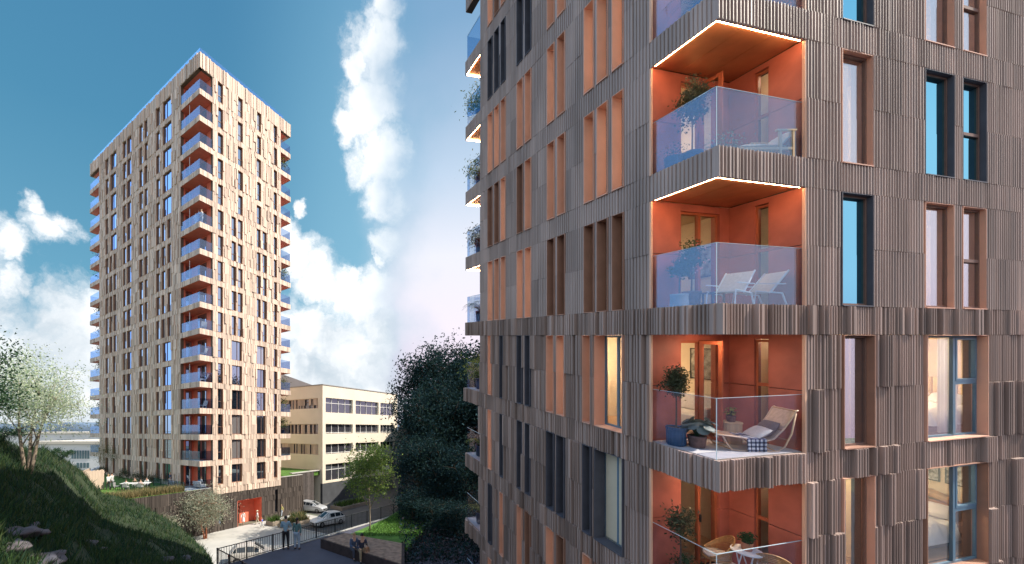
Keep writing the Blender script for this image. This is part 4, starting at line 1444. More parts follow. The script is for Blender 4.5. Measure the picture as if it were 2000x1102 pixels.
def potted(label, u, w, z, r, h, pm, kind, key, size, seed, stem=0.0, ridge=0, group=None, leaf=0.06, n=500, extra=None, name='potted_plant', cat='potted plant', tp=0.78, blossoms=None):
    t = root(name, label, cat, npt(u, w, z), group)
    MB().lathe(pot_prof(r, h, tp), (0, 0, 0), 40 if ridge else 24, ridge=0.02 if ridge else 0, nr=20 if ridge else 0).build('pot', pm, t, NM, smooth=not ridge)
    MB().lathe([(0, 0), (r * .9, 0), (r * .9, .01), (0, .01)], (0, 0, h * .9), 20).build('soil', SOIL, t, NM)
    rg = np.random.default_rng(seed)
    rr = random.Random(seed)
    if kind == 'standard':          # ball of leaves on a clear stem
        m_ = MB()
        zt = h + stem
        m_.tube([(0, 0, h * .85), (0.015, 0.01, h + stem * .5), (0, 0, zt), (0.0, 0.0, zt + size * .5)], [.018, .014, .012, .006], 7)
        E = []
        for k in range(34):
            d = Vector((rr.gauss(0, 1), rr.gauss(0, 1), rr.gauss(0.35, .8))).normalized() * size * rr.uniform(.55, 1.0)
            e_ = Vector((0, 0, zt + size * .55)) + Vector((d.x * .85, d.y * .85, d.z * 1.5))
            m_.tube([(0, 0, zt + rr.uniform(0, size * .4)), e_], [.006, .002], 4)
            E.append(tuple(e_))
            E.append(tuple(Vector((0, 0, zt + size * .5)).lerp(e_, .6)))
        m_.build('stem', BARK, t)
        E = np.array(E)
        P = E[rg.integers(0, len(E), n)] + rg.normal(0, 1, (n, 3)) * size * .17
        leaf_obj('crown', P, leaf, LEAF[key], rg, t)
        if blossoms:
            mb_ = MB()
            for k in range(40):
                d = Vector((rr.gauss(0, 1), rr.gauss(0, 1), rr.gauss(.2, 1))).normalized() * size * rr.uniform(.8, 1.1)
                mb_.blob((d.x, d.y, zt + size * .55 + d.z), (.014, .014, .014), k, 0.1, 7, 5)
            mb_.build('blossom', blossoms, t)['kind'] = 'stuff'
    elif kind == 'big':             # large round leaves on stalks
        m_, l_ = MB(), MB()
        for k in range(n):
            ph = rr.uniform(0, 6.28)
            q = rr.uniform(.25, 1.0)
            e_ = Vector((math.cos(ph) * size * q, math.sin(ph) * size * q, h + size * rr.uniform(.25, 1.25) * (1.25 - .6 * q)))
            m_.tube([(0, 0, h * .85), (e_.x * .4, e_.y * .4, h + (e_.z - h) * .7), e_], [.006, .005, .003], 5)
            nx = Vector((math.cos(ph) * rr.uniform(.2, .9), math.sin(ph) * rr.uniform(.2, .9), rr.uniform(.5, 1))).normalized()
            a_ = nx.cross(Vector((0.1, .3, 1))).normalized()
            b_ = nx.cross(a_)
            s_ = leaf * rr.uniform(.7, 1.25)
            vs = [tuple(e_)] + [tuple(e_ + (a_ * math.cos(x) + b_ * math.sin(x) * .85) * s_ - nx * s_ * .18) for x in [2 * math.pi * i / 10 for i in range(10)]]
            l_.add(vs, [(0, 1 + i, 1 + (i + 1) % 10) for i in range(10)])
        m_.build('stem', LEAF['hill'][0], t)
        l_.build('foliage', LEAF[key][0], t, smooth=True)
    elif kind == 'tuft':
        P = rg.normal(0, 1, (n, 3)) * np.array([size * .4, size * .4, size * .35]) + np.array([0, 0, h + size * .45])
        P = P[P[:, 2] > h * .8]
        leaf_obj('foliage', P, leaf, LEAF[key], rg, t, aspect=.35)
    elif kind == 'palm':
        l_ = MB()
        for k in range(15):
            ph = k * 2.4
            L_ = size * rr.uniform(.7, 1.1)
            ax = [Vector((math.cos(ph) * L_ * q * .8, math.sin(ph) * L_ * q * .8, h + stem * .6 + L_ * (q * 1.1 - q * q * 1.0))) for q in (0, .2, .4, .6, .8, 1)]
            l_.tube(ax, [.006, .005, .004, .003, .002, .001], 4)
            sd_ = Vector((-math.sin(ph), math.cos(ph), 0))
            for q in range(1, 24):
                i = min(4, int(q / 24 * 5)); c_ = ax[i].lerp(ax[i + 1], q / 24 * 5 - i)
                for sg in (-1, 1):
                    ti = c_ + sd_ * sg * size * .28 * math.sin(q / 24 * 3.0 + .25) + Vector((0, 0, -.05))
                    l_.add([tuple(c_), tuple(c_ + Vector((.012, .012, 0))), tuple(ti)], [(0, 1, 2)])
        l_.build('frond', LEAF[key][0], t)['kind'] = 'stuff'
    return t

BLOOM = mat('pink_blossom', (0.75, 0.30, 0.30), 0.7, noise=(20, .1))
zA, zB_, zC, zD, zE = (row_z(i)[0] + 0.006 for i in (7, 6, 5, 4, 3))
potted('bushy olive standard in a dark blue pot on the balcony under the topmost lit soffit', .60, .95, zB_, .19, .36, POTDARK, 'standard', 'olive', .38, 1, stem=.80, n=3000, leaf=.055)
potted('short dark blue pot with trailing green left of the olive standard', .30, 1.12, zB_, .17, .30, POTDARK, 'tuft', 'olive', .26, 2, n=260, leaf=.05)
potted('feathery bluish plant in a pale pot beside the white daybed', 1.42, .95, zB_, .17, .30, POTPALE, 'tuft', 'grey', .42, 3, n=900, leaf=.06)
potted('round citrus standard dotted with pink fruit in a dark pot', .62, .98, zC, .17, .34, POTBROWN, 'standard', 'hill', .29, 4, stem=.55, n=2000, leaf=.05, blossoms=BLOOM)
potted('small dark standard bush in a grey cylinder pot', .25, .95, zC, .16, .27, POTGREY, 'standard', 'hill', .20, 5, stem=.40, n=1300, leaf=.05, tp=.98)
potted('olive standard in a ribbed blue pot on the pale balcony floor', .25, 1.02, zD, .18, .40, POTBLUE, 'standard', 'olive', .30, 6, stem=.74, n=2600, leaf=.055, ridge=1, tp=.86)
potted('broad leaved grey green plant in a mottled brown pot', .52, .78, zD, .16, .25, POTBROWN, 'big', 'grey', .33, 7, n=44, leaf=.10)
potted('bare stemmed fig with brown leaves behind the lowest balcony glass', .28, .95, zE, .18, .34, POTGREY, 'standard', 'olive', .36, 9, stem=.75, n=700, leaf=.08)
potted('low dark fern beside the bare stemmed fig', .55, 1.1, zE, .15, .22, POTDARK, 'tuft', 'hill', .30, 10, n=400, leaf=.07)
potted('broad palm behind the glass of the topmost balcony', .55, .7, zA, .2, .35, POTDARK, 'palm', 'hill', .9, 11, stem=.1)
# far corner balconies
farp = [(8, 'tuft', 'lime', .55, 'yellow green bush on the upper far balcony, under the lit soffit'), (7, 'tuft', 'lime', .5, 'bush on the far balcony one storey below the upper bush'), (5, 'palm', 'hill', .8, 'feathery palm on the far balcony against the pale sky'),
        (6, 'tuft', 'olive', .45, 'small grey bush behind the far balcony glass'), (4, 'tuft', 'lime', .65, 'sunny bush on the far balcony against the wood'), (3, 'palm', 'lime', .75, 'yellowish palm on the low far balcony'), (2, 'palm', 'lime', .7, 'yellowish palm on the lowest far balcony')]
for i, kd, key, sz, lb in farp:
    potted(lb, .40, NLW - .62, row_z(i)[0] + .006, .2, .5, POTDARK, kd, key, sz * 1.35, 70 + i, n=1500, leaf=.10, group='plants on the far balconies')

# ------------------------------------------------------------------ balcony furniture
CANE = mat('cane', (0.46, 0.25, 0.10), 0.5, noise=(14, .2))
CANEPALE = mat('pale_cane', (0.62, 0.42, 0.28), 0.5, noise=(14, .15))
CUSH = mat('cream_cushion', (0.72, 0.66, 0.58), 0.9, noise=(20, .08), bump=(80, .2))
DKCUSH = mat('taupe_cushion', (0.17, 0.13, 0.11), 0.9, noise=(20, .12), bump=(80, .2))
OAK = mat('pale_oak', (0.62, 0.44, 0.26), 0.55, noise=(5, .15), stretch=(1, 1, .2))

def cushion(mb, c, sx, sy, sz, rx=0.0, rz_=0.0, n=10):
    M_ = Matrix.Rotation(rz_, 3, 'Z') @ Matrix.Rotation(rx, 3, 'X')
    vs, fs = [], []
    for s in (1, -1):
        for i in range(n + 1):
            for j in range(n + 1):
                a, b = i / n * 2 - 1, j / n * 2 - 1
                th = (1 - a ** 4) ** .6 * (1 - b ** 4) ** .6
                v = M_ @ Vector((a * sx * (1 - .06 * b * b), b * sy * (1 - .06 * a * a), s * sz * th))
                vs.append((c[0] + v.x, c[1] + v.y, c[2] + v.z))
    N = (n + 1) ** 2
    for q in range(2):
        for i in range(n):
            for j in range(n):
                fs.append(tuple(q * N + k for k in (i * (n + 1) + j, (i + 1) * (n + 1) + j, (i + 1) * (n + 1) + j + 1, i * (n + 1) + j + 1)))
    return mb.add(vs, fs)

# plaid rug material: woven check
def plaid():
    m_ = mat('plaid_wool', (0.5, 0.5, 0.5), 0.95)
    nt = m_.node_tree
    t = nt.nodes.new('ShaderNodeTexCoord')
    sx = nt.nodes.new('ShaderNodeSeparateXYZ')
    nt.links.new(t.outputs['Object'], sx.inputs[0])
    fs = []
    for ax in (0, 2):
        q = nt.nodes.new('ShaderNodeMath'); q.operation = 'PINGPONG'; q.inputs[1].default_value = .04
        nt.links.new(sx.outputs[ax], q.inputs[0])
        g = nt.nodes.new('ShaderNodeMath'); g.operation = 'GREATER_THAN'; g.inputs[1].default_value = .021
        nt.links.new(q.outputs[0], g.inputs[0])
        fs.append(g.outputs[0])
    ad = nt.nodes.new('ShaderNodeMath'); ad.operation = 'ADD'
    nt.links.new(fs[0], ad.inputs[0]); nt.links.new(fs[1], ad.inputs[1])
    hf = nt.nodes.new('ShaderNodeMath'); hf.operation = 'MULTIPLY'; hf.inputs[1].default_value = .5
    nt.links.new(ad.outputs[0], hf.inputs[0])
    r_ = nt.nodes.new('ShaderNodeValToRGB')
    r_.color_ramp.interpolation = 'CONSTANT'
    r_.color_ramp.elements[0].color = (.78, .76, .74, 1)
    r_.color_ramp.elements[1].position = .75; r_.color_ramp.elements[1].color = (.015, .018, .04, 1)
    e = r_.color_ramp.elements.new(.3); e.color = (.14, .15, .22, 1)
    nt.links.new(hf.outputs[0], r_.inputs[0])
    nt.links.new(r_.outputs[0], nt.nodes['Principled BSDF'].inputs['Base Color'])
    return m_

# D balcony: cane lounger with cushions and rug, slatted drum table with a plant
def rails(rel, mat_, t, name, r=.014):
    for s in (-1, 1):
        MB().tube([(x, s * .27, z) for x, z in rel], r, 8).build(name, mat_, t, NM @ LROT, smooth=True)
LROT = Matrix.Rotation(R(-20), 3, 'Z')
t = root('lounger', 'cane lounger with long curved rails on the pale balcony floor', 'lounger', npt(1.42, .50, zD))
prof = [(-.74, .30), (-.70, .33), (-.40, .30), (0, .24), (.22, .22), (.36, .27), (.52, .45), (.66, .66), (.76, .84), (.80, .86)]
rails(prof, CANEPALE, t, 'seat_rail', .016)
rails([(-.60, .31), (-.52, .16), (-.42, .03), (-.30, .015), (.30, .015), (.44, .03), (.56, .12), (.68, .38), (.76, .80)], CANEPALE, t, 'base_rail', .015)
rails([(.10, .23), (.22, .10), (.40, .02)], CANE, t, 'brace', .012)
m = MB()
for x, z in ((-.70, .33), (-.50, .31), (.30, .24), (.52, .45), (.76, .84)):
    m.tube([(x, -.27, z), (x, .27, z)], .012, 7)
for x, z in ((-.42, .03), (.30, .015), (.62, .25)):
    m.tube([(x, -.27, z), (x, .27, z)], .011, 7)
m.build('cross_bar', CANE, t, NM @ LROT)
m = MB()
pp = []
for (xa, za), (xb, zb) in zip(prof[1:-1], prof[2:]):
    for q in range(4):
        pp.append((xa + (xb - xa) * q / 4, za + (zb - za) * q / 4))
for i in range(len(pp) - 1):
    (xa, za), (xb, zb) = pp[i], pp[i + 1]
    m.add([(xa, -.26, za + .004), (xb, -.26, zb + .004), (xb, .26, zb + .004), (xa, .26, za + .004), (xa, -.26, za - .006), (xb, -.26, zb - .006), (xb, .26, zb - .006), (xa, .26, za - .006)], [(0, 1, 2, 3), (4, 7, 6, 5), (0, 4, 5, 1), (2, 6, 7, 3)])
m.build('seat', CANEPALE, t, NM @ LROT)
c = cushion(MB(), (0, 0, 0), .20, .22, .07, rx=0).build('cushion', CUSH, None, NM @ LROT @ Matrix.Rotation(R(-32), 3, 'Y'), npt(1.42, .50, zD) + NM @ (LROT @ Vector((.22, -.03, .34))), smooth=True)
tag(c, 'cream cushion lying in the middle of the cane lounger', 'cushion')
c = cushion(MB(), (0, 0, 0), .19, .21, .07).build('cushion', DKCUSH, None, NM @ LROT @ Matrix.Rotation(R(-50), 3, 'Y'), npt(1.42, .50, zD) + NM @ (LROT @ Vector((.41, -.02, .44))), smooth=True)
tag(c, 'dark taupe cushion against the back of the cane lounger', 'cushion')
m = MB()
nu_, nv_ = 16, 22
vs = []
for i in range(nu_ + 1):
    for j in range(nv_ + 1):
        x = -.16 + .36 * i / nu_
        s_ = j / nv_
        if s_ < .45:
            y, z = .2 - .5 * s_ / .45, .27 + .01 * math.sin(i * .8)
        else:
            y, z = -.30 - .035 * math.sin(i * .9 + 1) * (s_ - .45), .27 - (s_ - .45) / .55 * .27 * (1 + .12 * math.sin(i * .5))
        vs.append((x + .05 * (s_ - .3) * math.sin(i), y - .01 * math.sin(i * 1.3), max(z, .006)))
m.add(vs, [(i * (nv_ + 1) + j, (i + 1) * (nv_ + 1) + j, (i + 1) * (nv_ + 1) + j + 1, i * (nv_ + 1) + j + 1) for i in range(nu_) for j in range(nv_)])
tag(m.build('blanket', plaid(), None, NM @ LROT, npt(1.42, .50, zD), smooth=True), 'black and white checked blanket hanging over the side of the cane lounger', 'blanket')

def drum_table(u, w, z, label):
    t = root('drum_table', label, 'side table', npt(u, w, z))
    MB().lathe([(0, 0), (.185, 0), (.185, .43), (0, .43)], (0, 0, 0.0), 72, ridge=.022, nr=24).build('base', OAK, t, NM)
    MB().lathe([(0, .431), (.20, .431), (.205, .445), (.20, .458), (0, .458)], (0, 0, 0), 32).build('tabletop', OAK, t, NM)
drum_table(1.66, .92, zD, 'slatted pale wood drum table by the red wall')
potted('round leaved money plant in a brown pot on the slatted drum table', 1.66, .92, zD + .459, .085, .13, POTBROWN, 'big', 'lime', .15, 14, n=22, leaf=.042)

# B balcony: white daybed chair
t = root('daybed', 'white upholstered daybed chair with a timber frame behind blue glass', 'daybed', npt(1.72, .42, zB_))
DB = Matrix.Rotation(R(-14), 3, 'Z')
m = MB()
m.box(-.62, .42, -.30, -.255, .17, .22); m.box(-.62, .42, .255, .30, .17, .22)
m.build('side_rail', OAK, t, NM @ DB)
for x, y in ((-.58, -.28), (-.58, .28), (.16, -.28), (.16, .28), (.42, -.28), (.42, .28)):
    MB().box(x - .02, x + .02, y - .022, y + .022, 0, .17 if x < 0 else .55).build('leg', OAK, t, NM @ DB)
for s in (-1, 1):
    MB().box(.08, .48, s * .28 - .025, s * .28 + .025, .551, .585).build('armrest', OAK, t, NM @ DB)
cushion(MB(), (-.12, 0, .28), .50, .25, .06).build('mattress', CUSH, t, NM @ DB, smooth=True)
cushion(MB(), (0, 0, 0), .22, .25, .065).build('back_cushion', CUSH, t, NM @ DB @ Matrix.Rotation(R(-48), 3, 'Y'), NM @ (DB @ Vector((.36, 0, .44))), smooth=True)

# C balcony: two low deck chairs and a stool
def deck_chair(u, w, z, rz_, label):
    t = root('deck_chair', label, 'deck chair', npt(u, w, z), 'deck chairs behind the balcony glass')
    A = NM @ Matrix.Rotation(rz_, 3, 'Z')
    for s in (-1, 1):
        MB().tube([(-.34, s * .25, 0), (-.30, s * .25, .30), (.26, s * .25, .26)], .016, 7).build('leg', WHITE, t, A)
        MB().tube([(.26, s * .25, .26), (.36, s * .25, 0)], .016, 7).build('leg', WHITE, t, A)
        MB().tube([(-.02, s * .25, .26), (.40, s * .25, .74)], .016, 7).build('back_frame', WHITE, t, A)
        MB().box(-.28, .30, s * .27 - .02, s * .27 + .02, .44, .46).build('armrest', WHITE, t, A)
    m_ = MB(); m_.box(-.32, .12, -.24, .24, .275, .29); m_.build('seat', CUSH, t, A)
    m_ = MB(); m_.add([(.04, -.24, .30), (.40, -.24, .73), (.40, .24, .73), (.04, .24, .30), (.06, -.24, .285), (.42, -.24, .715), (.42, .24, .715), (.06, .24, .285)], [(0, 1, 2, 3), (7, 6, 5, 4), (0, 4, 5, 1), (1, 5, 6, 2), (2, 6, 7, 3), (3, 7, 4, 0)])
    m_.build('backrest', CUSH, t, A)
deck_chair(1.05, .52, zC, R(10), 'left low white deck chair behind the upper balcony glass')
deck_chair(1.82, .50, zC, R(-12), 'right low white deck chair behind the upper balcony glass')
t = root('stool', 'small dark open frame stool between the pots and the deck chairs', 'stool', npt(.86, .70, zC))
MB().box(-.16, .16, -.13, .13, .27, .30).build('seat', POTBROWN, t, NM)
for x in (-.14, .14):
    for y in (-.11, .11):
        MB().box(x - .015, x + .015, y - .015, y + .015, 0, .27).build('leg', POTBROWN, t, NM)

# E balcony: two round cane armchairs and a white round table
def tub_chair(u, w, z, rz_, label):
    t = root('cane_armchair', label, 'armchair', npt(u, w, z), 'cane armchairs on the lowest balcony')
    A = NM @ Matrix.Rotation(rz_, 3, 'Z') @ Matrix.Diagonal((1.0, 1.0, 1.16))
    def rim(th, k):          # th from -1 to 1 round the back
        a_ = th * R(125)
        h = .43 + .37 * math.cos(a_ * .62) ** 2
        rr_ = .24 + .06 * k
        return (-math.cos(a_) * rr_, math.sin(a_) * rr_ * 1.08, .42 + (h - .42) * k)
    MB().tube([rim(-1, 0), rim(-1, .6)] + [rim(q / 14 - 1, 1) for q in range(29)] + [rim(1, .6), rim(1, 0)], .016, 8).build('rim', CANE, t, A, smooth=True)
    m_ = MB()
    for q in range(1, 56):
        th = q / 28 - 1
        m_.tube([rim(th, 0), rim(th, .5), rim(th, 1)], .0042, 4)
    for k in (.18, .36, .54, .66, .74, .82, .90):
        m_.tube([rim(q / 16 - 1, k) for q in range(33)], .0042 if k < .6 else .009, 4)
    m_.build('backrest', CANE, t, A)
    MB().lathe([(0, .36), (.255, .36), (.265, .38), (.255, .40), (0, .40)], (0, 0, 0), 26).build('seat_frame', CANE, t, A)
    MB().lathe([(0, .401), (.235, .401), (.25, .43), (.235, .455), (0, .46)], (0, 0, 0), 26).build('cushion', CUSH, t, A, smooth=True)
    for k in range(4):
        a_ = R(45 + 90 * k)
        MB().tube([(math.cos(a_) * .20, math.sin(a_) * .20, .37), (math.cos(a_) * .25, math.sin(a_) * .25, 0)], .013, 7).build('leg', CANE, t, A)
    return t
tub_chair(1.36, 1.0, zE, R(140), 'left cane armchair with a cream seat cushion on the lowest balcony')
tub_chair(1.83, .26, zE, R(35), 'right cane armchair, cut by the bottom edge, on the lowest balcony')
t = root('round_table', 'round white bistro table with slanting wire legs', 'table', npt(1.50, .50, zE))
MB().lathe([(0, .69), (.25, .69), (.26, .70), (.25, .715), (0, .715)], (0, 0, 0), 40).build('tabletop', WHITE, t, NM @ Matrix.Diagonal((1.05, 1.05, 1.16)))
for k in range(6):
    a_, b_ = R(60 * k), R(60 * k + 70)
    MB().tube([(math.cos(a_) * .10, math.sin(a_) * .10, .0) if k % 2 else (math.cos(a_) * .22, math.sin(a_) * .22, 0), (math.cos(b_) * .17, math.sin(b_) * .17, .69)], .011, 7).build('leg', WHITE, t, NM @ Matrix.Diagonal((1.05, 1.05, 1.16)))
potted('small dark rosette plant in a terracotta pot on the white table', 1.50, .50, zE + .83, .10, .17, POTTERRA, 'tuft', 'hill', .17, 15, n=260, leaf=.075)

# indoors
t = root('globe_lamp', 'large glowing white globe lamp standing inside the open balcony door', 'lamp', npt(1.72, 1.85, zB_))
MB().lathe([(0, 0), (.12, 0), (.12, .03), (.03, .05), (.03, .22), (0, .22)], (0, 0, 0), 20).build('foot', BLACKM, t, NM)
mm = MB().blob((0, 0, .44), (.24, .24, .24), 1, 0.0, 24, 16)
mm.build('globe', lamp('globe_glow', (1.0, .86, .66), 2.2), t, NM, smooth=True)
PICT = mat('grey_landscape_print', (0.28, 0.27, 0.24), 0.7, noise=(7, .7))
def picture(label, u, w, half_w, half_h, z):
    t = root('framed_picture', label, 'picture', npt(u, w, z))
    m_, p_ = MB(), MB()
    f = .025
    for a in ((-half_w, half_w, -half_h, -half_h + f), (-half_w, half_w, half_h - f, half_h), (-half_w, -half_w + f, -half_h + f, half_h - f), (half_w - f, half_w, -half_h + f, half_h - f)):
        m_.box(-.03, -.002, a[0], a[1], a[2], a[3])
    p_.box(-.015, -.004, -half_w + f, half_w - f, -half_h + f, half_h - f)
    m_.build('frame', BLACKM, t, NM)
    p_.build('print', PICT, t, NM)
picture('dark framed grey landscape print on the wall behind the open balcony door', 2.945, 2.55, .30, .42, zD + 1.62)
picture('framed print of a pale street inside the upper balcony room', 2.945, 2.5, .40, .40, zC + 1.35)
PICT = mat('black_white_print', (0.40, 0.40, 0.38), 0.7, noise=(11, 1.0))
picture('left of two dark framed prints above the bed in the lower bedroom', 9.395, 1.45, .32, .42, zE + 1.80)
picture('right of two dark framed prints above the bed in the lower bedroom', 9.395, .72, .32, .42, zE + 1.80)

def bed(label, u, w, z, mhead, mbase, striped):
    t = root('bed', label, 'bed', npt(u, w, z))
    NM = globals()['NM'] @ Matrix.Rotation(R(-90), 3, 'Z')
    MB().box(-.85, .85, -1.05, 1.0, .06, .30).build('base', mbase, t, NM)
    cushion(MB(), (0, -.05, .42), .84, 1.02, .16).build('mattress', WHITE, t, NM, smooth=True)
    m_ = MB()
    if striped:
        for k in range(15):
            x = -1.05 + k * .14
            m_.tube([(x + .07, 1.05, .2), (x + .07, 1.05, 1.28)], .068, 10)
    else:
        m_.tube([(-.95 + 1.9 * q / 16, 1.02 - .30 * math.cos(math.pi * (q / 8 - 1)) * .0, .75 + .35 * math.sin(math.pi * q / 16)) for q in range(17)], .11, 10)
        m_.box(-.92, .92, .98, 1.06, .2, .9)
    m_.build('headboard', mhead, t, NM, smooth=True)
    for x, y, s_, rr_ in ((-.42, .75, .30, .5), (.40, .75, .30, .55), (-.1, .62, .24, .7)):
        cushion(MB(), (0, 0, 0), s_, .22, .10).build('pillow', WHITE, t, NM @ Matrix.Rotation(R(40), 3, 'X'), NM @ Vector((x, y, .72)), smooth=True)
    m_ = MB()
    vs = []
    for i in range(17):
        for j in range(17):
            x, y = -.95 + 1.9 * i / 16, -1.08 + 1.5 * j / 16
            z_ = .60 + .06 * math.sin(i * 1.1 + j * .6) + .05 * math.sin(j * 1.7 - i * .4)
            if i in (0, 16) or j == 0:
                z_ = .22
            vs.append((x, y, z_))
    m_.add(vs, [(i * 17 + j, (i + 1) * 17 + j, (i + 1) * 17 + j + 1, i * 17 + j + 1) for i in range(16) for j in range(16)])
    m_.build('duvet', WHITE, t, NM, smooth=True)
bed('white bed with a padded cream headboard in the brightly lit bedroom', 8.28, 1.30, rz(4)[0], mat('cream_velvet', (0.66, 0.48, 0.24), .8, noise=(6, .1)), mat('dark_bed_base', (.03, .03, .05), .7, noise=(4, .1)), True)
bed('white bed with a dark curved frame in the lower bedroom', 8.28, 1.45, rz(3)[0], mat('tan_leather', (0.45, 0.25, 0.11), .5, noise=(5, .15)), mat('dark_bed_base', (.03, .03, .05)), False)
t = root('bedside_table', 'small brown bedside table right of the lower bed', 'bedside table', npt(9.1, .50, rz(3)[0]))
MB().box(-.22, .22, -.2, .2, .5, .54).build('tabletop', FRBROWN, t, NM)
MB().box(-.2, .2, -.18, .18, .34, .49).build('drawer', FRBROWN, t, NM)
for x in (-.2, .2):
    for y in (-.18, .18):
        MB().box(x - .015, x + .015, y - .015, y + .015, 0, .34).build('leg', FRBROWN, t, NM)
t = root('potted_plant', 'thin leaved house plant behind the narrow curtained window', 'potted plant', npt(3.75, .75, rz(4)[0]))
MB().lathe(pot_prof(.14, .55), (0, 0, 0), 20).build('pot', POTDARK, t, NM)
rg = np.random.default_rng(3)
leaf_obj('foliage', rg.normal(0, 1, (240, 3)) * np.array([.13, .13, .25]) + np.array([0, 0, 1.0]), .22, LEAF['hill'], rg, t, aspect=.14)
t = root('sofa', 'pale sofa inside the room behind the open balcony door', 'sofa', npt(2.4, 2.75, rz(4)[0]))
NMS = NM @ Matrix.Rotation(R(-90), 3, 'Z')
MB().box(-.85, .85, -.4, .4, .1, .40).build('seat', CUSH, t, NMS, bevel=.04)
MB().box(-.85, .85, .3, .5, .401, .85).build('backrest', CUSH, t, NMS, bevel=.05)
for s in (-1, 1):
    MB().box(s * .95 - .1, s * .95 + .099, -.4, .5, .1, .62).build('armrest', CUSH, t, NMS, bevel=.04)
# ------------------------------------------------------------------ office building on the right of the tower
PLASTER = mat('cream_render', (0.80, 0.71, 0.58), 0.85, noise=(0.4, .06), bump=(20, .05))
OGLASS = glass('office_glass', (1, 1, 1), 0.22, (0.75, 0.82, 1.0), body=(0.05, 0.05, 0.06))
OY = 63.6
OP = at(630, 840, OY); OP.z = 0
off = root('office_building', 'cream four storey office building with long ribbon windows', 'office building', OP)
def ou(x):
    return OY / TU.y * (1 / (1 - (x - 630) / 671.0) - 1)
def oz(y):
    return EYE - (y - HY) * OY / F
OH = oz(752)
OLU, OLW = ou(776), 24.0
rows_r = [(oz(805), oz(776)), (oz(847), oz(828)), (oz(888), oz(868)), (oz(941), oz(908))]
cols_r = [(ou(636), ou(689)), (ou(694.5), ou(739.5)), (ou(743), ou(771))]
rows_l = [(oz(797), oz(777)), (oz(848), oz(828)), (oz(889), oz(868))]
cols_l = [(1.0, 11.3), (12.4, 23.2)]
wb = MB()
def wall_with_holes(mb, fm, x0, x1, z0, z1, holes, d0, d1):
    zs = sorted({z0, z1} | {h[2] for h in holes} | {h[3] for h in holes})
    for a, b in zip(zs[:-1], zs[1:]):
        for p, q in cells(x0, x1, holes, a, b):
            slab(mb, fm, p, q, d0, d1, a, b)
hr = [(a, b, c, d) for a, b in cols_r for c, d in rows_r]
hl = [(a, b, c, d) for a, b in cols_l for c, d in rows_l]
wall_with_holes(wb, face_map('R'), 0, OLU, oz(945), OH, hr, -0.5, 0)
wall_with_holes(wb, face_map('L'), 0.5, OLW, 0, OH, hl, -0.5, 0)
wb.box(OLU - .5, OLU, .5, OLW, 0, OH)
wb.build('wall', PLASTER, off, TM)
MB().box(0.02, OLU, 0.03, .5, 0, oz(945) - .004).build('base_wall', mat('slate_base', (0.07, 0.075, 0.085), .8, noise=(1, .15)), off, TM)
MB().box(-.08, OLU + .08, -.08, OLW, OH + .004, OH + .14).build('roof', mat('roof_edge', (0.30, 0.28, 0.26), .7, noise=(1, .1)), off, TM)
MB().box(.5, OLU - .5, .5, OLW, OH - .6, OH - .1).build('roof_slab', ROOMDARK, off, TM)
MB().box(3, OLU - .5, 3, OLW, .1, OH - .6).build('core', ROOMDARK, off, TM)
for f, cols, rows in (('R', cols_r, rows_r), ('L', cols_l, rows_l)):
    fm = face_map(f)
    for (a, b) in cols:
        for ri, (c, d) in enumerate(rows):
            m = MB()
            slab(m, fm, a + .02, b - .02, -.42, -.40, c + .02, d - .02)
            w_ = m.build('window', OGLASS, off, TM)
            m = MB()
            n = 4 if f == 'R' else 9
            for k in range(n + 1):
                x = a + .02 + (b - a - .1) * k / n
                slab(m, fm, x, x + .06, -.40, -.30, c + .02, d - .02)
            zz = (d - (d - c) * .35) if ri in (0, 3) else (c + (d - c) * .1)
            slab(m, fm, a + .02, b - .02, -.398, -.31, zz - .04, zz + .04)
            m.build('frame', WHITE if f == 'R' else FRBROWN, w_, TM)
            if f == 'L':
                m = MB()
                for k in range(34):
                    if rt.random() < .62 if ri else rt.random() < .75:
                        x = a + (b - a) * k / 34
                        slab(m, fm, x, x + .16, -.28, -.12, c + (0.55 if ri == 0 and rt.random() < .5 else 0.02), d - .01)
                slab(m, fm, a, b, -.122, -.10, d - .10, d - .02)
                m.build('louvre', TIMBER, w_, TM)
# grey pitched hall behind it
HP = at(548, 840, 88); HP.z = 0
h = root('hall', 'grey roofed hall rising behind the cream office building', 'hall', HP)
m = MB()
zt = EYE + (HY - 728) / F * 88
zt2 = EYE + (HY - 752) / F * 88
m.box(-4, 8.2, 0, 20, 0, zt2 - .5)
m.build('wall', mat('grey_cladding', (0.35, 0.34, 0.34), .8, noise=(.5, .08)), h)
m = MB()
m.add([(-4.3, -.3, zt2 + 2.4), (-.5, -.3, zt), (8.6, -.3, zt2 - .6), (-4.3, 20, zt2 + 2.4), (-.5, 20, zt), (8.6, 20, zt2 - .6), (-4.3, -.3, zt2 - .49), (8.6, -.3, zt2 - 1.0), (-4.3, 20, zt2 - .49), (8.6, 20, zt2 - 1.0)],
      [(0, 1, 4, 3), (1, 2, 5, 4), (0, 6, 7, 2, 1), (3, 4, 5, 9, 8)])
m.build('roof', mat('hall_roof', (0.36, 0.34, 0.34), .8, noise=(.5, .06)), h)

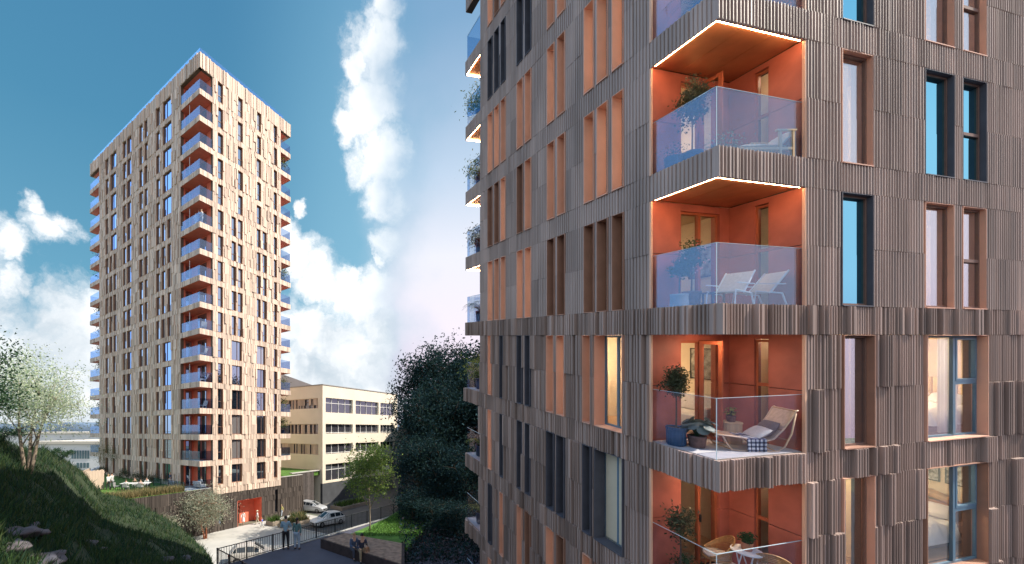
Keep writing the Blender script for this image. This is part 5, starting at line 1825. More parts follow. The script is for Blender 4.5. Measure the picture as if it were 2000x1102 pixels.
# distant white sheds left of the tower, far shore
SHEDW = mat('white_shed', (0.74, 0.74, 0.76), .8, noise=(.08, .05))
SHEDR = mat('shed_roof', (0.66, 0.60, 0.52), .8, noise=(.05, .05))
def shed(label, x0, x1, Y0, dep, ytop, ybot, win, skew=0.0):
    P0 = at(x0, 840, Y0)
    s = root('factory_shed', label, 'shed', (P0.x, Y0, 0), 'white industrial sheds in the distance')
    wd = (x1 - x0) / F * Y0
    zt_ = EYE - (ytop - HY) / F * Y0
    zb_ = min(0, EYE - (ybot - HY) / F * Y0)
    MB().box(0, wd, 0, dep, zb_, zt_).build('wall', SHEDW, s)
    MB().box(-.5, wd + .5, -.5, dep, zt_ + .05, zt_ + .9).build('roof', SHEDR, s)
    for wx0, wx1, wy0, wy1, n in win:
        for k in range(n):
            xa = (wx0 + (wx1 - wx0) * k / n - x0) / F * Y0
            xb = (wx0 + (wx1 - wx0) * (k + .72) / n - x0) / F * Y0
            MB().box(xa, xb, -.12, -.02, EYE - (wy1 - HY) / F * Y0, EYE - (wy0 - HY) / F * Y0).build('window', mat('shed_glass', (0.12, 0.19, 0.22), .2, noise=(.3, .1)), s)
shed('long white industrial shed with a flat cream roof in the far distance', -60, 215, 190, 200, 848, 872, [(112, 180, 859, 868, 10)])
shed('nearer white industrial building with tall grouped windows', 60, 215, 118, 30, 868, 925, [(140, 176, 880, 896, 7), (150, 176, 904, 914, 4)])
m = MB()
P0 = at(168, 840, 84)
z0_ = EYE - (902 - HY) / F * 84
m.add([(P0.x, 84, z0_ - 2.0), (P0.x + 10, 84, z0_ - 2.0), (P0.x + 10, 92, z0_ + .4), (P0.x + 2.5, 92, z0_ + .4), (P0.x, 84, -1), (P0.x + 10, 84, -1), (P0.x + 10, 92, -1), (P0.x + 2.5, 92, -1)], [(0, 1, 2, 3), (4, 7, 6, 5), (0, 4, 5, 1), (2, 6, 7, 3), (3, 7, 4, 0), (1, 5, 6, 2)])
s = root('annex', 'low building with a sloping blue grey roof left of the tower foot', 'annex')
m.build('roof', mat('slate_roof', (0.16, 0.19, 0.24), .7, noise=(.6, .1)), s)
m = MB()
rr_ = random.Random(8)
n = 160
vs = []
for i in range(n + 1):
    x = -2600 + 5200 * i / n
    hgt = 26 + 12 * math.sin(i * .23) + 5 * math.sin(i * .9 + 1) + rr_.uniform(-2, 2)
    vs += [(x, 1600, -2), (x, 1600, hgt), (x, 2400, hgt + 14), (x, 3000, -2)]
m.add(vs, [(4 * i + k, 4 * i + 4 + k, 4 * i + 5 + k, 4 * i + 1 + k) for i in range(n) for k in range(3)])
structure(m.build('far_hills', mat('far_wood_haze', (0.115, 0.165, 0.235), .95, noise=(.012, .5)), smooth=True))  # bluish base colour carries the distance haze
m = MB().quad((-3000, 330, 0.05), (3000, 330, 0.05), (3000, 1590, 0.05), (-3000, 1590, 0.05))
structure(m.build('water', mat('water', (0.05, 0.09, 0.12), .12, noise=(.02, .1))))

# timber screen on the garden edge
t = root('timber_screen', 'light vertical timber fence box at the garden corner by the hill', 'fence', (0, 0, 0))
a_, b_ = on(156, 958, GZ), on(203, 962, GZ)
a_ = at(157, 930, 43); b_ = at(203, 930, 45.5)
d_ = (b_ - a_); d_.z = 0
n = 16
zt_ = EYE - (922 - HY) / F * 43
for i in range(n):
    p0, p1 = a_ + d_ * (i / n), a_ + d_ * ((i + .88) / n)
    nn = Vector((-d_.y, d_.x, 0)).normalized() * .05
    o_ = rt.uniform(0, .05)
    q = [p0 - nn * (1 + o_), p1 - nn, p1 + nn, p0 + nn]
    MB().add([(v.x, v.y, z) for z in (3.2, zt_ + rt.uniform(-.05, .05)) for v in q], [(4, 5, 6, 7), (0, 1, 5, 4), (1, 2, 6, 5), (2, 3, 7, 6), (3, 0, 4, 7)]).build('board', TIMBER, t)
q0, q1 = a_, a_ + Vector((-2.2, 4.5, 0))
for i in range(8):
    p0, p1 = q0.lerp(q1, i / 8), q0.lerp(q1, (i + .88) / 8)
    MB().add([(v.x + o, v.y, z) for z in (3.2, zt_) for v, o in ((p0, 0), (p1, 0), (p1, -.1), (p0, -.1))], [(4, 5, 6, 7), (0, 1, 5, 4), (1, 2, 6, 5), (2, 3, 7, 6), (3, 0, 4, 7)]).build('board', TIMBER, t)
MB().tube([tuple(a_ + Vector((0, .1, zt_ - a_.z - .3))), tuple(b_ + Vector((0, .1, zt_ - b_.z - .3)))], .05, 6).build('rail', TIMBER, t)

# ------------------------------------------------------------------ railings on the terrace edge
def railing(label, a, b, h=0.95, n_posts=7):
    t = root('railing', label, 'railing', a, 'black railings on the terrace edge')
    d = b - a
    L_ = d.length
    e = d.normalized()
    Mx = Matrix((e, Vector((-e.y, e.x, 0)), Vector((0, 0, 1)))).transposed()
    MB().box(0, L_, -.02, .02, h - .035, h).build('handrail', BLACKM, t, Mx)
    MB().box(0, L_, -.012, .012, .08, .11).build('bottom_rail', BLACKM, t, Mx)
    for i in range(n_posts + 1):
        x = L_ * i / n_posts
        MB().box(x - .022, x + .022, -.03, .03, -.15, h + .02).build('post', BLACKM, t, Mx)
    m_ = MB()
    n_ = int(L_ / .135)
    for i in range(n_):
        x = (i + .5) * L_ / n_
        m_.box(x - .008, x + .008, -.008, .008, .11, h - .036)
    m_.build('baluster', BLACKM, t, Mx)['kind'] = 'stuff'
railing('long black railing behind the couple, running up past the cars', rail_a, rail_b, 0.92, 9)
railing('short black railing at the left corner of the terrace', rail_a, rail_c, 0.92, 4)
# pale edge stones under the railing
m = MB()
e = (rail_b - rail_a).normalized()
nn = Vector((-e.y, e.x, 0)) * .11
p0, p1 = rail_a + e * 5.0, rail_b + e * 2
m.add([tuple(v + Vector((0, 0, z))) for z in (0.004, .05) for v in (p0 - nn, p1 - nn, p1 + nn, p0 + nn)], [(4, 5, 6, 7), (0, 1, 5, 4), (1, 2, 6, 5), (2, 3, 7, 6), (3, 0, 4, 7)])
structure(m.build('terrace_edge', PAVE))
# raised bed with bench edge, lawn behind
BEDTOP = TZ + .5
qa, qb, qc, qd = on(626, 1053, BEDTOP), on(790, 1106, BEDTOP), on(790, 1062, BEDTOP), on(672, 1041, BEDTOP)
t = root('raised_bed', 'dark brown walled planting bed with bare soil at the lawn edge', 'planter')
def prism(pts, z0, z1, mb=None):
    k = len(pts)
    return (mb or MB()).add([(p.x, p.y, z) for z in (z0, z1) for p in pts], [tuple(range(k - 1, -1, -1)), tuple(range(k, 2 * k))] + [(i, (i + 1) % k, (i + 1) % k + k, i + k) for i in range(k)])
prism([qa, qb, qc, qd], TZ + .001, BEDTOP).build('wall', mat('dark_brick', (0.045, 0.030, 0.030), .85, noise=(4, .3), bump=(20, .4)), t)
cc = (qa + qb + qc + qd) / 4
prism([cc + (p - cc) * .93 for p in (qa, qb, qc, qd)], BEDTOP + .002, BEDTOP + .03).build('soil_bed', mat('mulch', (0.27, 0.185, 0.14), .95, noise=(4, .35), bump=(9, .8)), t)
LZ = TZ + .3
ql = [on(672, 1041.5, LZ + .2), on(795, 1062, LZ + .2), Vector((5.5, 33, 0)), Vector((2.2, 32.9, 0)), on(752, 1014, LZ)]
structure(prism(ql, TZ + .001, LZ).build('lawn', LAWN))
rg = random.Random(9)
sp = []
while len(sp) < 9000:
    x, y = rg.uniform(-3, 5), rg.uniform(23, 33)
    inside = True
    for i in range(len(ql)):
        a, b = ql[i], ql[(i + 1) % len(ql)]
        if (b.x - a.x) * (y - a.y) - (b.y - a.y) * (x - a.x) < 0:
            inside = False
            break
    if inside:
        sp.append((x, y, LZ))
GRB = mat('grass_bright', (0.10, 0.21, 0.03), .8, var=.45, trl=.4)
blades('lawn_grass', sp, [GRB, GRB, GR1], .05, .16, .02, 31, label='bright green lawn grass round the street tree', cat='grass')

# planters on the plaza
def planter(label, x0, x1, y, z, dep, hh, seed, dry):
    a, b = on(x0, y, z), on(x1, y - (x1 - x0) * .24, z)
    e_ = (b - a).normalized(); n_ = Vector((-e_.y, e_.x, 0)) * dep
    t_ = root('planter', label, 'planter', (0, 0, 0), 'planters between plaza and road')
    prism([a, b, b + n_, a + n_], z + .008, z + hh).build('wall', mat('planter_wood', (0.34, 0.28, 0.22), .8, noise=(2, .15)), t_)
    r2 = random.Random(seed)
    pts = []
    for _ in range(700 if x1 - x0 > 30 else 260):
        q = a + (b - a) * r2.uniform(.04, .96) + n_ * r2.uniform(.1, .9)
        pts.append((q.x, q.y, z + hh))
    g_ = blades('planting', pts, [GRDRY, GR2, GR1] if dry else [GR1, GR2, GRB], .3, .85, .05, seed)
    g_.parent = t_
planter('small timber planter with low green plants on the plaza', 533, 552, 1029, 0, 1.4, .55, 3, False)
planter('long pale planter full of dry golden grass behind the couple', 556, 606, 1033, 0, 1.4, .45, 4, True)
planter('long green planter beside the street near the office building', 668, 720, 998, 0, 2.4, .5, 5, False)
planter('grassy planter before the parked silver car', 573, 600, 1019, 0, 1.0, .4, 6, True)

# ------------------------------------------------------------------ cars
def car(label, loc, heading, paint, L_=4.5, W_=1.85, H_=1.62, suv=True):
    t = root('parked_car', label, 'car', loc, 'cars by the plinth', heading)
    k = L_ / 4.5
    st = [  # x, bottom, belt height, roof height, belt half width, roof half width
        (-2.25, .45, .72, .74, .62, .55), (-2.18, .32, .90, .94, .80, .66), (-1.95, .28, 1.0, 1.22, .90, .68), (-1.45, .26, 1.02, 1.56, .92, .66), (-.6, .25, 1.0, H_, .925, .67), (.15, .25, .98, H_ - .03, .925, .67),
        (.62, .25, .97, 1.32, .92, .68), (1.05, .25, .98, 1.04, .91, .72), (1.6, .26, .90, .95, .90, .70), (2.0, .28, .80, .84, .84, .60), (2.22, .34, .66, .68, .66, .5), (2.26, .42, .58, .60, .5, .42)]
    m_ = MB()
    ring = lambda s: [(s[0] * k, -s[4] * .93, s[1]), (s[0] * k, -s[4], s[1] + .2), (s[0] * k, -s[4], s[2] - .12), (s[0] * k, -s[4] * .97, s[2]), (s[0] * k, -s[5], s[3]), (s[0] * k, -s[5] * .5, s[3] + .035), (s[0] * k, s[5] * .5, s[3] + .035), (s[0] * k, s[5], s[3]), (s[0] * k, s[4] * .97, s[2]), (s[0] * k, s[4], s[2] - .12), (s[0] * k, s[4], s[1] + .2), (s[0] * k, s[4] * .93, s[1])]
    vs, fs = [], []
    for s in st:
        vs += ring(s)
    for i in range(len(st) - 1):
        for j in range(12):
            j2 = (j + 1) % 12
            fs.append((i * 12 + j, i * 12 + j2, (i + 1) * 12 + j2, (i + 1) * 12 + j))
    fs += [tuple(range(12)), tuple((len(st) - 1) * 12 + j for j in range(11, -1, -1))]
    b_ = m_.add(vs, fs).build('body', paint, t, smooth=False)
    wd = MB()
    def g(i, j, u):          # window corner on the shell, pushed out a little
        s = ring(st[i])
        p, q = Vector(s[j]), Vector(s[j + 1] if j < 6 else s[j - 1])
        return p.lerp(q, u)
    for sg, j in ((-1, 3), (1, 8)):
        for i0, i1 in ((2, 3), (3, 4), (4, 5), (5, 6)):
            A, B, C_, D_ = g(i0, j, .14), g(i1, j, .14), g(i1, j, .86), g(i0, j, .86)
            o_ = Vector((0, sg * .008, .004))
            ins = .06
            wd.add([tuple(A.lerp(B, ins) + o_), tuple(B.lerp(A, ins) + o_), tuple(C_.lerp(D_, ins) + o_), tuple(D_.lerp(C_, ins) + o_)], [(0, 1, 2, 3)])
    wd.build('side_window', mat('car_glass', (0.02, 0.03, 0.04), .06, noise=(1, .1), spec=.9), t)
    ws = MB()
    A, B = ring(st[5]), ring(st[7])
    M_ = ring(st[6])
    for q0, q1 in ((A, M_), (M_, B)):
        ws.add([(q0[4][0] + .012, q0[4][1] * .93, q0[4][2] + .01), (q0[7][0] + .012, q0[7][1] * .93, q0[7][2] + .01), (q1[7][0] + .012, q1[7][1] * .98, q1[7][2] + .012), (q1[4][0] + .012, q1[4][1] * .98, q1[4][2] + .012)], [(0, 1, 2, 3)])
        ws.add([(q0[5][0] + .014, q0[5][1], q0[5][2] + .012), (q0[6][0] + .014, q0[6][1], q0[6][2] + .012), (q1[6][0] + .014, q1[6][1], q1[6][2] + .014), (q1[5][0] + .014, q1[5][1], q1[5][2] + .014)], [(0, 1, 2, 3)])
    ws.build('windscreen', MT['car_glass'], t)
    for sx in (-1.38, 1.40):
        for sy in (-1, 1):
            c = (sx * k, sy * (W_ / 2 - .09), .34)
            m_ = MB()
            for y0, r0 in ((-.11, .34),):
                n_ = 22
                pr = [(.20, -.10), (.31, -.11), (.34, -.07), (.34, .07), (.31, .11), (.20, .10)]
                vs = [(c[0] + r_ * math.cos(2 * math.pi * q / n_), c[1] + y_, c[2] + r_ * math.sin(2 * math.pi * q / n_)) for r_, y_ in pr for q in range(n_)]
                m_.add(vs, [(i * n_ + q, i * n_ + (q + 1) % n_, (i + 1) * n_ + (q + 1) % n_, (i + 1) * n_ + q) for i in range(5) for q in range(n_)])
            w_ = m_.build('wheel', mat('tyre', (.015, .015, .016), .8, noise=(20, .1)), t)
            m_ = MB()
            yy = c[1] + sy * .085
            for q in range(5):
                a_ = 2 * math.pi * q / 5
                m_.tube([(c[0], yy, c[2]), (c[0] + .2 * math.cos(a_), yy, c[2] + .2 * math.sin(a_))], .035, 5)
            m_.add([(c[0] + .21 * math.cos(2 * math.pi * q / 16), yy - sy * .03, c[2] + .21 * math.sin(2 * math.pi * q / 16)) for q in range(16)], [tuple(range(16))])
            m_.build('rim', mat('alloy', (.35, .35, .37), .35, metal=.8, noise=(5, .05)), w_)
    for sy in (-1, 1):
        MB().blob((2.12 * k, sy * .58, .70), (.10, .20, .07), 1, 0, 10, 6).build('headlight', mat('lamp_lens', (.75, .78, .8), .1, noise=(3, .03), spec=.8), t)
        MB().blob((-2.17 * k, sy * .66, .86), (.06, .13, .09), 1, 0, 10, 6).build('tail_light', mat('red_lens', (.45, .02, .02), .2, noise=(3, .05)), t)
        MB().blob((.72 * k, sy * 1.0, 1.03), (.06, .10, .06), 1, 0, 8, 5).build('mirror', paint, t)
    MB().box(2.20 * k, 2.275 * k, -.42, .42, .46, .60).build('grille', BLACKM, t)
    MB().box(2.12 * k, 2.235 * k, -.60, .60, .30, .415).build('bumper', mat('grey_plastic', (.08, .08, .085), .6, noise=(5, .1)), t)
    return t
PW = mat('white_car_paint', (.80, .80, .80), .25, noise=(1, .02), spec=.6)
PS = mat('silver_car_paint', (.52, .54, .57), .28, metal=.35, noise=(1, .03), spec=.6)
PB = mat('sand_car_paint', (.50, .47, .44), .3, noise=(1, .04), spec=.6)
p = on(640, 1025, 0.006)
car('white car with its nose towards the plaza, beside the railing', (p.x, p.y, .006), math.atan2(-.70, -.78), PW)
p = on(612, 1000, 0.006)
car('silver car coming out from behind the end of the dark plinth wall', (p.x - .2, p.y + .3, .006), math.atan2(-.42, .90), PS, 4.4, 1.8, 1.5)
p = on(494, 1096, 0.0)
car('pale car far below, partly hidden behind the left end of the railing', (p.x, p.y, .0), R(15), PB, 4.2)

# ------------------------------------------------------------------ garden table
gt = tpt(-2.3, 17.3, GZ)
gt = on(265, 956.5, GZ)
t = root('garden_table', 'white garden table set for lunch on the lawn', 'table', gt, None, R(8))
MB().box(-1.5, 1.5, -.45, .45, .72, .76).build('tabletop', WHITE, t)
for x in (-1.3, 1.3):
    for y in (-.36, .36):
        MB().box(x - .04, x + .04, y - .04, y + .04, 0, .72).build('leg', BLACKM, t)
for i, (x, y, lb) in enumerate(((-.6, -1.0, 'near left garden chair at the white table'), (.9, -1.0, 'near right garden chair at the white table'), (-.5, 1.0, 'far left garden chair at the white table'), (.8, 1.0, 'far right garden chair at the white table'), (-2.0, 0, 'empty garden chair at the left end of the white table'))):
    c = root('garden_chair', lb, 'chair', gt + Matrix.Rotation(R(8), 3, 'Z') @ Vector((x, y, 0)), 'garden chairs round the white table', R(8) + (R(180) if y > 0 else (R(-90) if y == 0 else 0)))
    MB().box(-.24, .24, -.24, .24, .42, .46).build('seat', mat('grey_chair', (.30, .30, .31), .6, noise=(5, .1)), c)
    MB().box(-.24, .24, -.27, -.23, .461, .86).build('backrest', MT['grey_chair'], c)
    for x_ in (-.21, .21):
        for y_ in (-.21, .21):
            MB().box(x_ - .018, x_ + .018, y_ - .018, y_ + .018, 0, .42).build('leg', BLACKM, c)
c = root('garden_sofa', 'pale outdoor sofa on the ground floor patio', 'sofa', tpt(.75, 1.3, GZ + .045), None, math.atan2(TU.y, TU.x) - math.pi / 2)
MB().box(-.8, .8, -.35, .35, .12, .40).build('seat', CUSH, c, bevel=.03)
MB().box(-.8, .8, -.45, -.28, .401, .78).build('backrest', CUSH, c, bevel=.03)
# glass fence between patio and garden
t = root('glass_fence', 'low glass fence between the lawn and the ground floor patio', 'glass fence', tpt(0, 0, GZ))
MB().box(-1.62, -1.60, .3, 7.5, .04, 1.0).build('pane', TRAIL, t, TM)
MB().box(-1.6, NU - .1, .1, .12, .06, 1.05).build('pane', TRAIL, t, TM)
for w_ in (.3, 2.1, 3.9, 5.7, 7.5):
    MB().box(-1.64, -1.58, w_ - .03, w_ + .03, .002, 1.02).build('post', BLACKM, t, TM)

# ------------------------------------------------------------------ people
SKIN = mat('skin', (0.55, 0.33, 0.24), .55, noise=(10, .06))
HAIRS = {'black': mat('black_hair', (.012, .010, .010), .5, noise=(20, .3)), 'brown': mat('brown_hair', (.07, .04, .022), .5, noise=(20, .3)), 'fair': mat('fair_hair', (.35, .24, .12), .5, noise=(20, .2))}
def cloth(name, col):
    return mat('cloth_' + name, col, .85, noise=(14, .12), bump=(30, .25))

def skinned(name, pts, edges, rad, mt, parent, sub=1):
    me = bpy.data.meshes.new(name)
    me.from_pydata([tuple(p) for p in pts], edges, [])
    o = bpy.data.objects.new(name, me)
    COL.objects.link(o)
    me.materials.append(mt)
    o.parent = parent
    sk = o.modifiers.new('skin', 'SKIN')
    sk.use_smooth_shade = True
    d = me.skin_vertices[0].data
    for i, r_ in enumerate(rad):
        d[i].radius = r_ if isinstance(r_, tuple) else (r_, r_)
        d[i].use_root = (i == 0)
    if sub:
        s = o.modifiers.new('smooth', 'SUBSURF')
        s.levels = s.render_levels = sub
    return o

def person(label, loc, face, top, legs, hair='brown', H=1.75, pose='stand', longhair=False, group=None, skirt=False, lift=None, sleeve='long', hat=False, fem=False, hold=False, sub=1, fingers=True, shoes=(.02, .02, .02)):
    """face = heading of the body (0 looks along +Y); the limbs are set by the pose"""
    t = root('person', label, 'person', loc, group, face)
    s = H / 1.75
    sh = .185 if not fem else .165
    hipz, kneez = .93, .50
    J = {}
    if pose == 'sit':
        dz = -.43
        J['hl'], J['hr'] = (-.10, 0, .52), (.10, 0, .52)
        J['kl'], J['kr'] = (-.13, .42, .52), (.13, .42, .52)
        J['al'], J['ar'] = (-.13, .40, .09), (.13, .44, .09)
        lean = .10
    else:
        dz = 0
        J['hl'], J['hr'] = (-.095, 0, .90), (.095, 0, .90)
        if pose == 'walk':
            J['kl'], J['kr'] = (-.095, .15, .50), (.095, -.03, .49)
            J['al'], J['ar'] = (-.09, .20, .09), (.09, -.26, .13)
        else:
            J['kl'], J['kr'] = (-.11, .02, .49), (.11, .035, .49)
            J['al'], J['ar'] = (-.12, 0, .085), (.13, -.01, .085)
        lean = .02
    pel = Vector((0, 0, .95 + dz))
    spn = Vector((0, lean * .3, 1.12 + dz))
    chs = Vector((0, lean, 1.32 + dz))
    nkb = Vector((0, lean, 1.46 + dz))
    hd0 = Vector((0, lean + .015, 1.56 + dz))
    hd1 = Vector((0, lean + .025, 1.66 + dz))
    hd2 = Vector((0, lean + .01, 1.725 + dz))
    SL, SR = Vector((-sh, lean, 1.42 + dz)), Vector((sh, lean, 1.42 + dz))
    if pose == 'sit':
        EL, ER = SL + Vector((-.05, .06, -.27)), SR + Vector((.05, .06, -.27))
        WL, WR = EL + Vector((.06, .22, -.04)), ER + Vector((-.06, .22, -.04))
    elif pose == 'walk':
        EL, ER = SL + Vector((-.04, -.10, -.27)), SR + Vector((.04, .08, -.27))
        WL, WR = EL + Vector((0, .02, -.25)), ER + Vector((-.01, .18, -.17))
    else:
        EL, ER = SL + Vector((-.06, -.02, -.28)), SR + Vector((.06, -.02, -.28))
        WL, WR = EL + Vector((.02, .06, -.24)), ER + Vector((-.02, .06, -.24))
    if hold:
        ER = SR + Vector((.08, .08, -.25)); WR = ER + Vector((-.10, .22, .05))
        EL = SL + Vector((-.06, .06, -.26)); WL = EL + Vector((.12, .20, .04))
    if lift:
        ER = SR + Vector((.16, .06, -.10)); WR = ER + Vector((.0, .08, .24))
    def V(q):
        return Vector(q) * s
    # body: one skin from feet to crown, hands with five fingers
    P = [pel, spn, chs, nkb, hd0, hd1, hd2, SL, EL, WL, SR, ER, WR, J['hl'], J['kl'], J['al'], J['hr'], J['kr'], J['ar']]
    Rr = [(.125, .10), (.115, .09), (.145, .095), (.052, .055), (.062, .075), (.078, .092), (.058, .07), .055, .040, .026, .055, .040, .026, .085, .055, .036, .085, .055, .036]
    E = [(0, 1), (1, 2), (2, 3), (3, 4), (4, 5), (5, 6), (2, 7), (7, 8), (8, 9), (2, 10), (10, 11), (11, 12), (0, 13), (13, 14), (14, 15), (0, 16), (16, 17), (17, 18)]
    for ai in (15, 18):
        a_ = Vector(P[ai])
        P += [a_ + Vector((0, .09, -.045)), a_ + Vector((.0, .17, -.055))]
        Rr += [.036, .028]
        E += [(ai, len(P) - 2), (len(P) - 2, len(P) - 1)]
    P += [hd0 + Vector((0, .095, .06))]
    Rr += [.014]
    E += [(4, len(P) - 1)]
    for wi, ei, sg in ((9, 8, 1), (12, 11, -1)):
        w_, e_ = Vector(P[wi]), Vector(P[ei])
        d_ = (w_ - e_).normalized()
        sd_ = d_.cross(Vector((0, 0, 1)))
        if sd_.length < .2:
            sd_ = Vector((0, 1, 0))
        sd_.normalize()
        pm = w_ + d_ * .07
        P.append(pm); Rr.append((.034, .016)); E.append((wi, len(P) - 1))
        pi_ = len(P) - 1
        if fingers:
            cl = sd_.cross(d_).normalized() * .02
            for q, ln in ((-1.5, .06), (-.5, .075), (.5, .07), (1.5, .055)):
                b_ = pm + sd_ * q * .016 + d_ * .03
                P += [b_, b_ + d_ * ln * .6 + cl * .5, b_ + d_ * ln + cl * 1.5]
                Rr += [.0095, .0085, .007]
                E += [(pi_, len(P) - 3), (len(P) - 3, len(P) - 2), (len(P) - 2, len(P) - 1)]
            b_ = w_ + d_ * .035 - sd_ * .035
            P += [b_, b_ + d_ * .045 - sd_ * .012]
            Rr += [.011, .009]
            E += [(pi_, len(P) - 2), (len(P) - 2, len(P) - 1)]
    sc = lambda r_: tuple(x * s for x in r_) if isinstance(r_, tuple) else r_ * s
    skinned('body', [V(p) for p in P], E, [sc(r_) for r_ in Rr], SKIN, t, sub)
    # shirt
    k_ = 1.22
    cuffL, cuffR = (WL, WR) if sleeve == 'long' else (EL.lerp(SL, .3), ER.lerp(SR, .3))
    hem = pel + Vector((0, 0, -.06 if pose != 'sit' else .0))
    P2 = [spn, chs, nkb + Vector((0, 0, -.05)), hem, SL, EL if sleeve == 'long' else SL.lerp(EL, .5), cuffL if sleeve == 'long' else SL.lerp(EL, .8), SR, ER if sleeve == 'long' else SR.lerp(ER, .5), cuffR if sleeve == 'long' else SR.lerp(ER, .8)]
    R2 = [(.135, .112), (.165, .118), (.075, .075), (.148, .122), .072, .056, .042, .072, .056, .042]
    E2 = [(0, 1), (1, 2), (0, 3), (1, 4), (4, 5), (5, 6), (1, 7), (7, 8), (8, 9)]
    skinned('shirt', [V(p) for p in P2], E2, [sc(r_) for r_ in R2], cloth(*top), t, sub)
    # trousers or skirt
    if skirt:
        MB().lathe([(.13 * s, (1.0 + dz) * s), (.17 * s, (.88 + dz) * s), (.21 * s, .60 * s), (.225 * s, .42 * s)], (0, 0, 0), 18, cap=False).build('skirt', cloth(*legs), t, smooth=True)
    else:
        P3 = [pel + Vector((0, 0, -.02)), Vector(J['hl']), Vector(J['kl']), Vector(J['al']), Vector(J['hr']), Vector(J['kr']), Vector(J['ar'])]
        R3 = [(.142, .118), .105, .072, .056, .105, .072, .056]
        skinned('trousers', [V(p) for p in P3], [(0, 1), (1, 2), (2, 3), (0, 4), (4, 5), (5, 6)], [sc(r_) for r_ in R3], cloth(*legs), t, sub)
    SHOE = mat('shoe_%02d' % int(shoes[0] * 100), shoes, .5, noise=(10, .1))
    for a_ in ('al', 'ar'):
        q = V(J[a_])
        MB().blob((q.x, q.y + .065 * s, max(.04, q.z - .045 * s)), (.05 * s, .135 * s, .045 * s), 1, 0, 10, 6).build('shoe', SHOE, t, smooth=True)
    hm = MB()
    c = V(hd1)
    hm.blob((c.x, c.y - .018 * s, c.z + .025 * s), (.088 * s, .100 * s, .092 * s), 2, .03, 14, 9)
    if longhair:
        hm.blob((c.x, c.y - .085 * s, c.z - .16 * s), (.055 * s, .04 * s, .22 * s), 3, .05, 10, 8)
    hm.build('hair', HAIRS[hair], t, smooth=True)
    if hat:
        MB().lathe([(.17 * s, 0), (.175 * s, .012), (.10 * s, .02), (.09 * s, .09), (.0, .10)], (c.x, c.y, c.z + .05 * s), 18, cap=False).build('hat', cloth('straw', (.7, .62, .45)), t, smooth=True)
    return t

def ground_at(x, y, z):
    p_ = on(x, y, z)
    return (p_.x, p_.y, z)
CW, CG = ('white', (.75, .75, .74)), ('grey', (.30, .31, .33))
person('man in a light blue shirt and black trousers at the railing, seen from behind', ground_at(558, 1073, TZ), R(8), ('lightblue', (.24, .38, .50)), ('black', (.015, .015, .02)), 'black', 1.80, 'stand', hold=True, sub=2)
person('woman in a teal top and pale jeans with a long dark ponytail by the railing', ground_at(580, 1073, TZ), R(-12), ('teal', (.10, .20, .21)), ('jeans', (.33, .42, .55)), 'black', 1.70, 'stand', longhair=True, fem=True, sub=2)
b0 = on(700, 1093, TZ)
def seat_on_bed(x, y):
    p_ = on(x, y, BEDTOP)
    return (p_.x, p_.y, TZ + .02)
person('person in a patterned blue jacket sitting on the edge of the raised bed', seat_on_bed(690, 1071), R(205), ('navy_check', (.07, .10, .18)), ('dark_jeans', (.05, .06, .09)), 'fair', 1.70, 'sit', fem=True, sub=2)
person('person in a dark jacket and khaki trousers sitting on the raised bed edge', seat_on_bed(706, 1075), R(195), ('midnight', (.04, .045, .08)), ('khaki', (.30, .23, .15)), 'black', 1.78, 'sit', sub=2)
person('small child in tan clothes standing in front of the raised bed', ground_at(716, 1100, TZ), R(20), ('tan', (.30, .17, .10)), ('pinkish', (.40, .26, .20)), 'brown', .95, 'stand')
person('woman in a white dress walking out of the red entrance', ground_at(475, 1025, 0.01), R(185), CW, CW, 'brown', 1.72, 'walk', skirt=True, fem=True)
person('person in white with a sun hat right of the red entrance', ground_at(503, 1024, 0.01), R(100), CW, ('sand', (.55, .48, .36)), 'fair', 1.72, 'walk', hat=True, fem=True)
person('child in a bright blue shirt running over the pale plaza', ground_at(512, 1030, 0.01), R(250), ('brightblue', (.12, .20, .65)), CW, 'fair', 1.15, 'walk', sleeve='short')
person('person in a yellow top waving near the end of the dark wall', ground_at(550, 1010, 0.01), R(160), ('yellow', (.60, .55, .20)), ('paleblue', (.45, .52, .60)), 'fair', 1.72, 'walk', lift=True, fem=True)
person('person in a pale grey jacket strolling on the lawn, left of the pair', ground_at(212, 957, GZ), R(70), ('palegrey', (.72, .72, .70)), ('charcoal', (.05, .05, .06)), 'fair', 1.78, 'walk', fem=True)
person('person in white trousers and grey top, right of the strolling pair', ground_at(219, 955.5, GZ), R(75), ('silver', (.55, .55, .54)), CG, 'brown', 1.86, 'walk')
person('man in a blue vest and white trousers strolling on the lawn edge', ground_at(333, 953, GZ), R(95), ('denim', (.08, .13, .22)), CW, 'fair', 1.84, 'walk', sleeve='short')
tb = Matrix.Rotation(R(8), 3, 'Z')
for dx, dy, fc, top, lb in ((-.6, -1.0, 8, CW, 'diner in white seen from behind at the garden table, left one'), (.9, -1.0, 8, ('blush', (.66, .50, .46)), 'diner in pink seen from behind at the garden table, right one'), (-.5, 1.0, 188, ('olive', (.17, .15, .08)), 'diner in an olive top on the far side of the garden table'), (.8, 1.0, 188, CW, 'diner in white on the far side of the garden table')):
    p = gt + tb @ Vector((dx, dy, -.02))
    person(lb, tuple(p), R(fc), top, CG, 'brown', 1.72, 'sit', fem=dx > 0)
p = tpt(.85, 1.35, GZ + .01)
person('person in grey sitting on the patio sofa under the lowest balcony', tuple(p), math.atan2(TU.y, TU.x) - math.pi / 2 - .3, ('greyblue', (.40, .45, .50)), CG, 'fair', 1.72, 'sit')
zt = SOF[6] + BAND + .0
person('person in pale blue standing behind the glass high on the tower balcony', tuple(tpt(.5, 1.7, zt)), R(160), ('sky', (.50, .60, .70)), CW, 'brown', 1.72, 'walk')
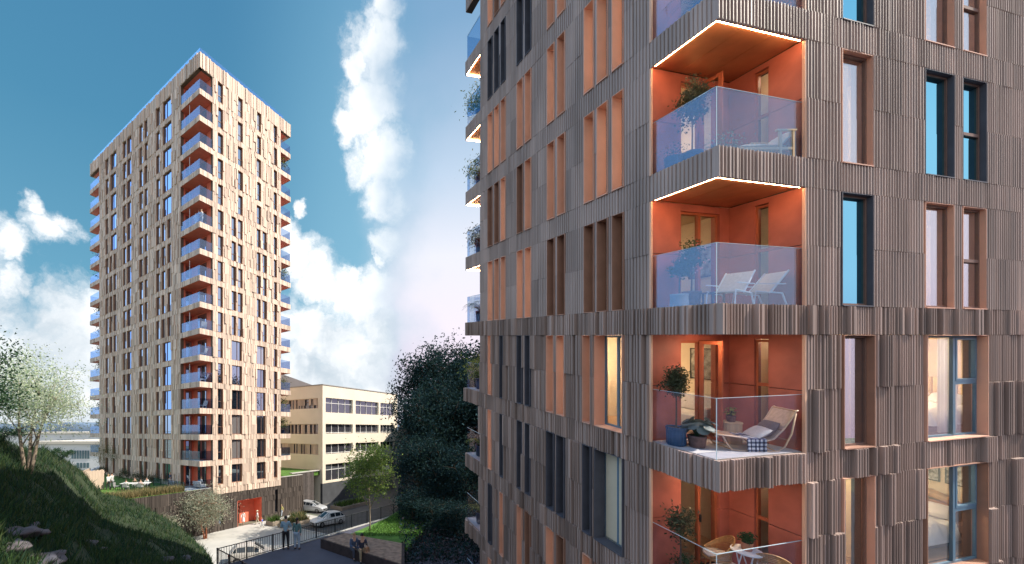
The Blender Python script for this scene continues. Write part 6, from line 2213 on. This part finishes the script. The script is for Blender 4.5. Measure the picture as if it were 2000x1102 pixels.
person('person in white raising an arm at the corner of the high tower balcony', tuple(tpt(.55, .55, zt)), R(150), CW, CW, 'fair', 1.75, 'stand', lift=True, fem=True)
zt = row_z(5)[0]
# plants on the tower balconies
rg = np.random.default_rng(6)
spots = [('far', k) for k in (5, 6, 8, 9, 10, 11, 13, 14)] + [('right', k) for k in (2, 7, 12, 13, 14)]
ordl = ['', 'second', 'third', 'fourth', 'fifth', 'sixth', 'seventh', 'eighth']
proto = None
cnt = {'far': 0, 'right': 0}
for sd, k in spots:
    z = SOF[k] + BAND - .04
    loc = tpt(.7, LW - NW2 + 1.3, z) if sd == 'far' else tpt(LU - .85, .7, z)
    i = cnt[sd]; cnt[sd] += 1
    lb = ('%s green plant from the top on the %s corner balconies of the tower' % ('topmost' if i == 0 else ordl[i], 'left' if sd == 'far' else 'right')).replace('topmost green plant from the top', 'topmost green plant')
    if proto is None:
        proto = root('balcony_plant', lb, 'plant', loc, 'plants on the tower balconies')
        MB().lathe(pot_prof(.32, .5), (0, 0, 0), 14).build('pot', POTDARK, proto)
        leaf_obj('foliage', rg.normal(0, 1, (420, 3)) * np.array([.38, .38, .42]) + np.array([0, 0, 1.35]), .22, LEAF['olive'] + LEAF['lime'], rg, proto)
    else:
        c = copy_tree(proto)
        c.location = loc
        c['label'] = lb
        c.rotation_euler.z = k
        c.scale = (1, 1, .8 + .15 * (k % 3))
# loungers on the front tower balconies
proto = None
names = {3: 'third', 9: 'ninth', 10: 'tenth', 11: 'eleventh', 13: 'thirteenth'}
for k in (9, 10, 11, 12, 13):
    z = SOF[k] + BAND - .04
    lb = {9: 'white chair on the tower corner balcony seven storeys above the lowest balcony', 10: 'white chair on the tower corner balcony five above the lowest', 11: 'white chair on the tower corner balcony four above the lowest', 12: 'white chair on the tower corner balcony three above the lowest', 13: 'white chair on the tower corner balcony two above the lowest'}[k]
    if k == 9:
        lb = 'white chair on the tower corner balcony six above the lowest'
        proto = root('balcony_chair', lb, 'chair', tpt(.9, .9, z), 'white chairs on the tower balconies')
        MB().box(-.3, .3, -.3, .3, .38, .45).build('seat', WHITE, proto)
        MB().add([(-.3, -.3, .46), (.3, -.3, .46), (.3, -.5, 1.0), (-.3, -.5, 1.0), (-.3, -.36, .46), (.3, -.36, .46), (.3, -.56, 1.0), (-.3, -.56, 1.0)], [(0, 1, 2, 3), (7, 6, 5, 4), (0, 4, 5, 1), (1, 5, 6, 2), (2, 6, 7, 3), (3, 7, 4, 0)]).build('backrest', WHITE, proto)
        for x in (-.27, .27):
            for y in (-.27, .27):
                MB().box(x - .02, x + .02, y - .02, y + .02, 0, .38).build('leg', WHITE, proto)
    else:
        c = copy_tree(proto)
        c.location = tpt(.9, .9, z)
        c['label'] = lb
        c.rotation_euler.z = k * .7
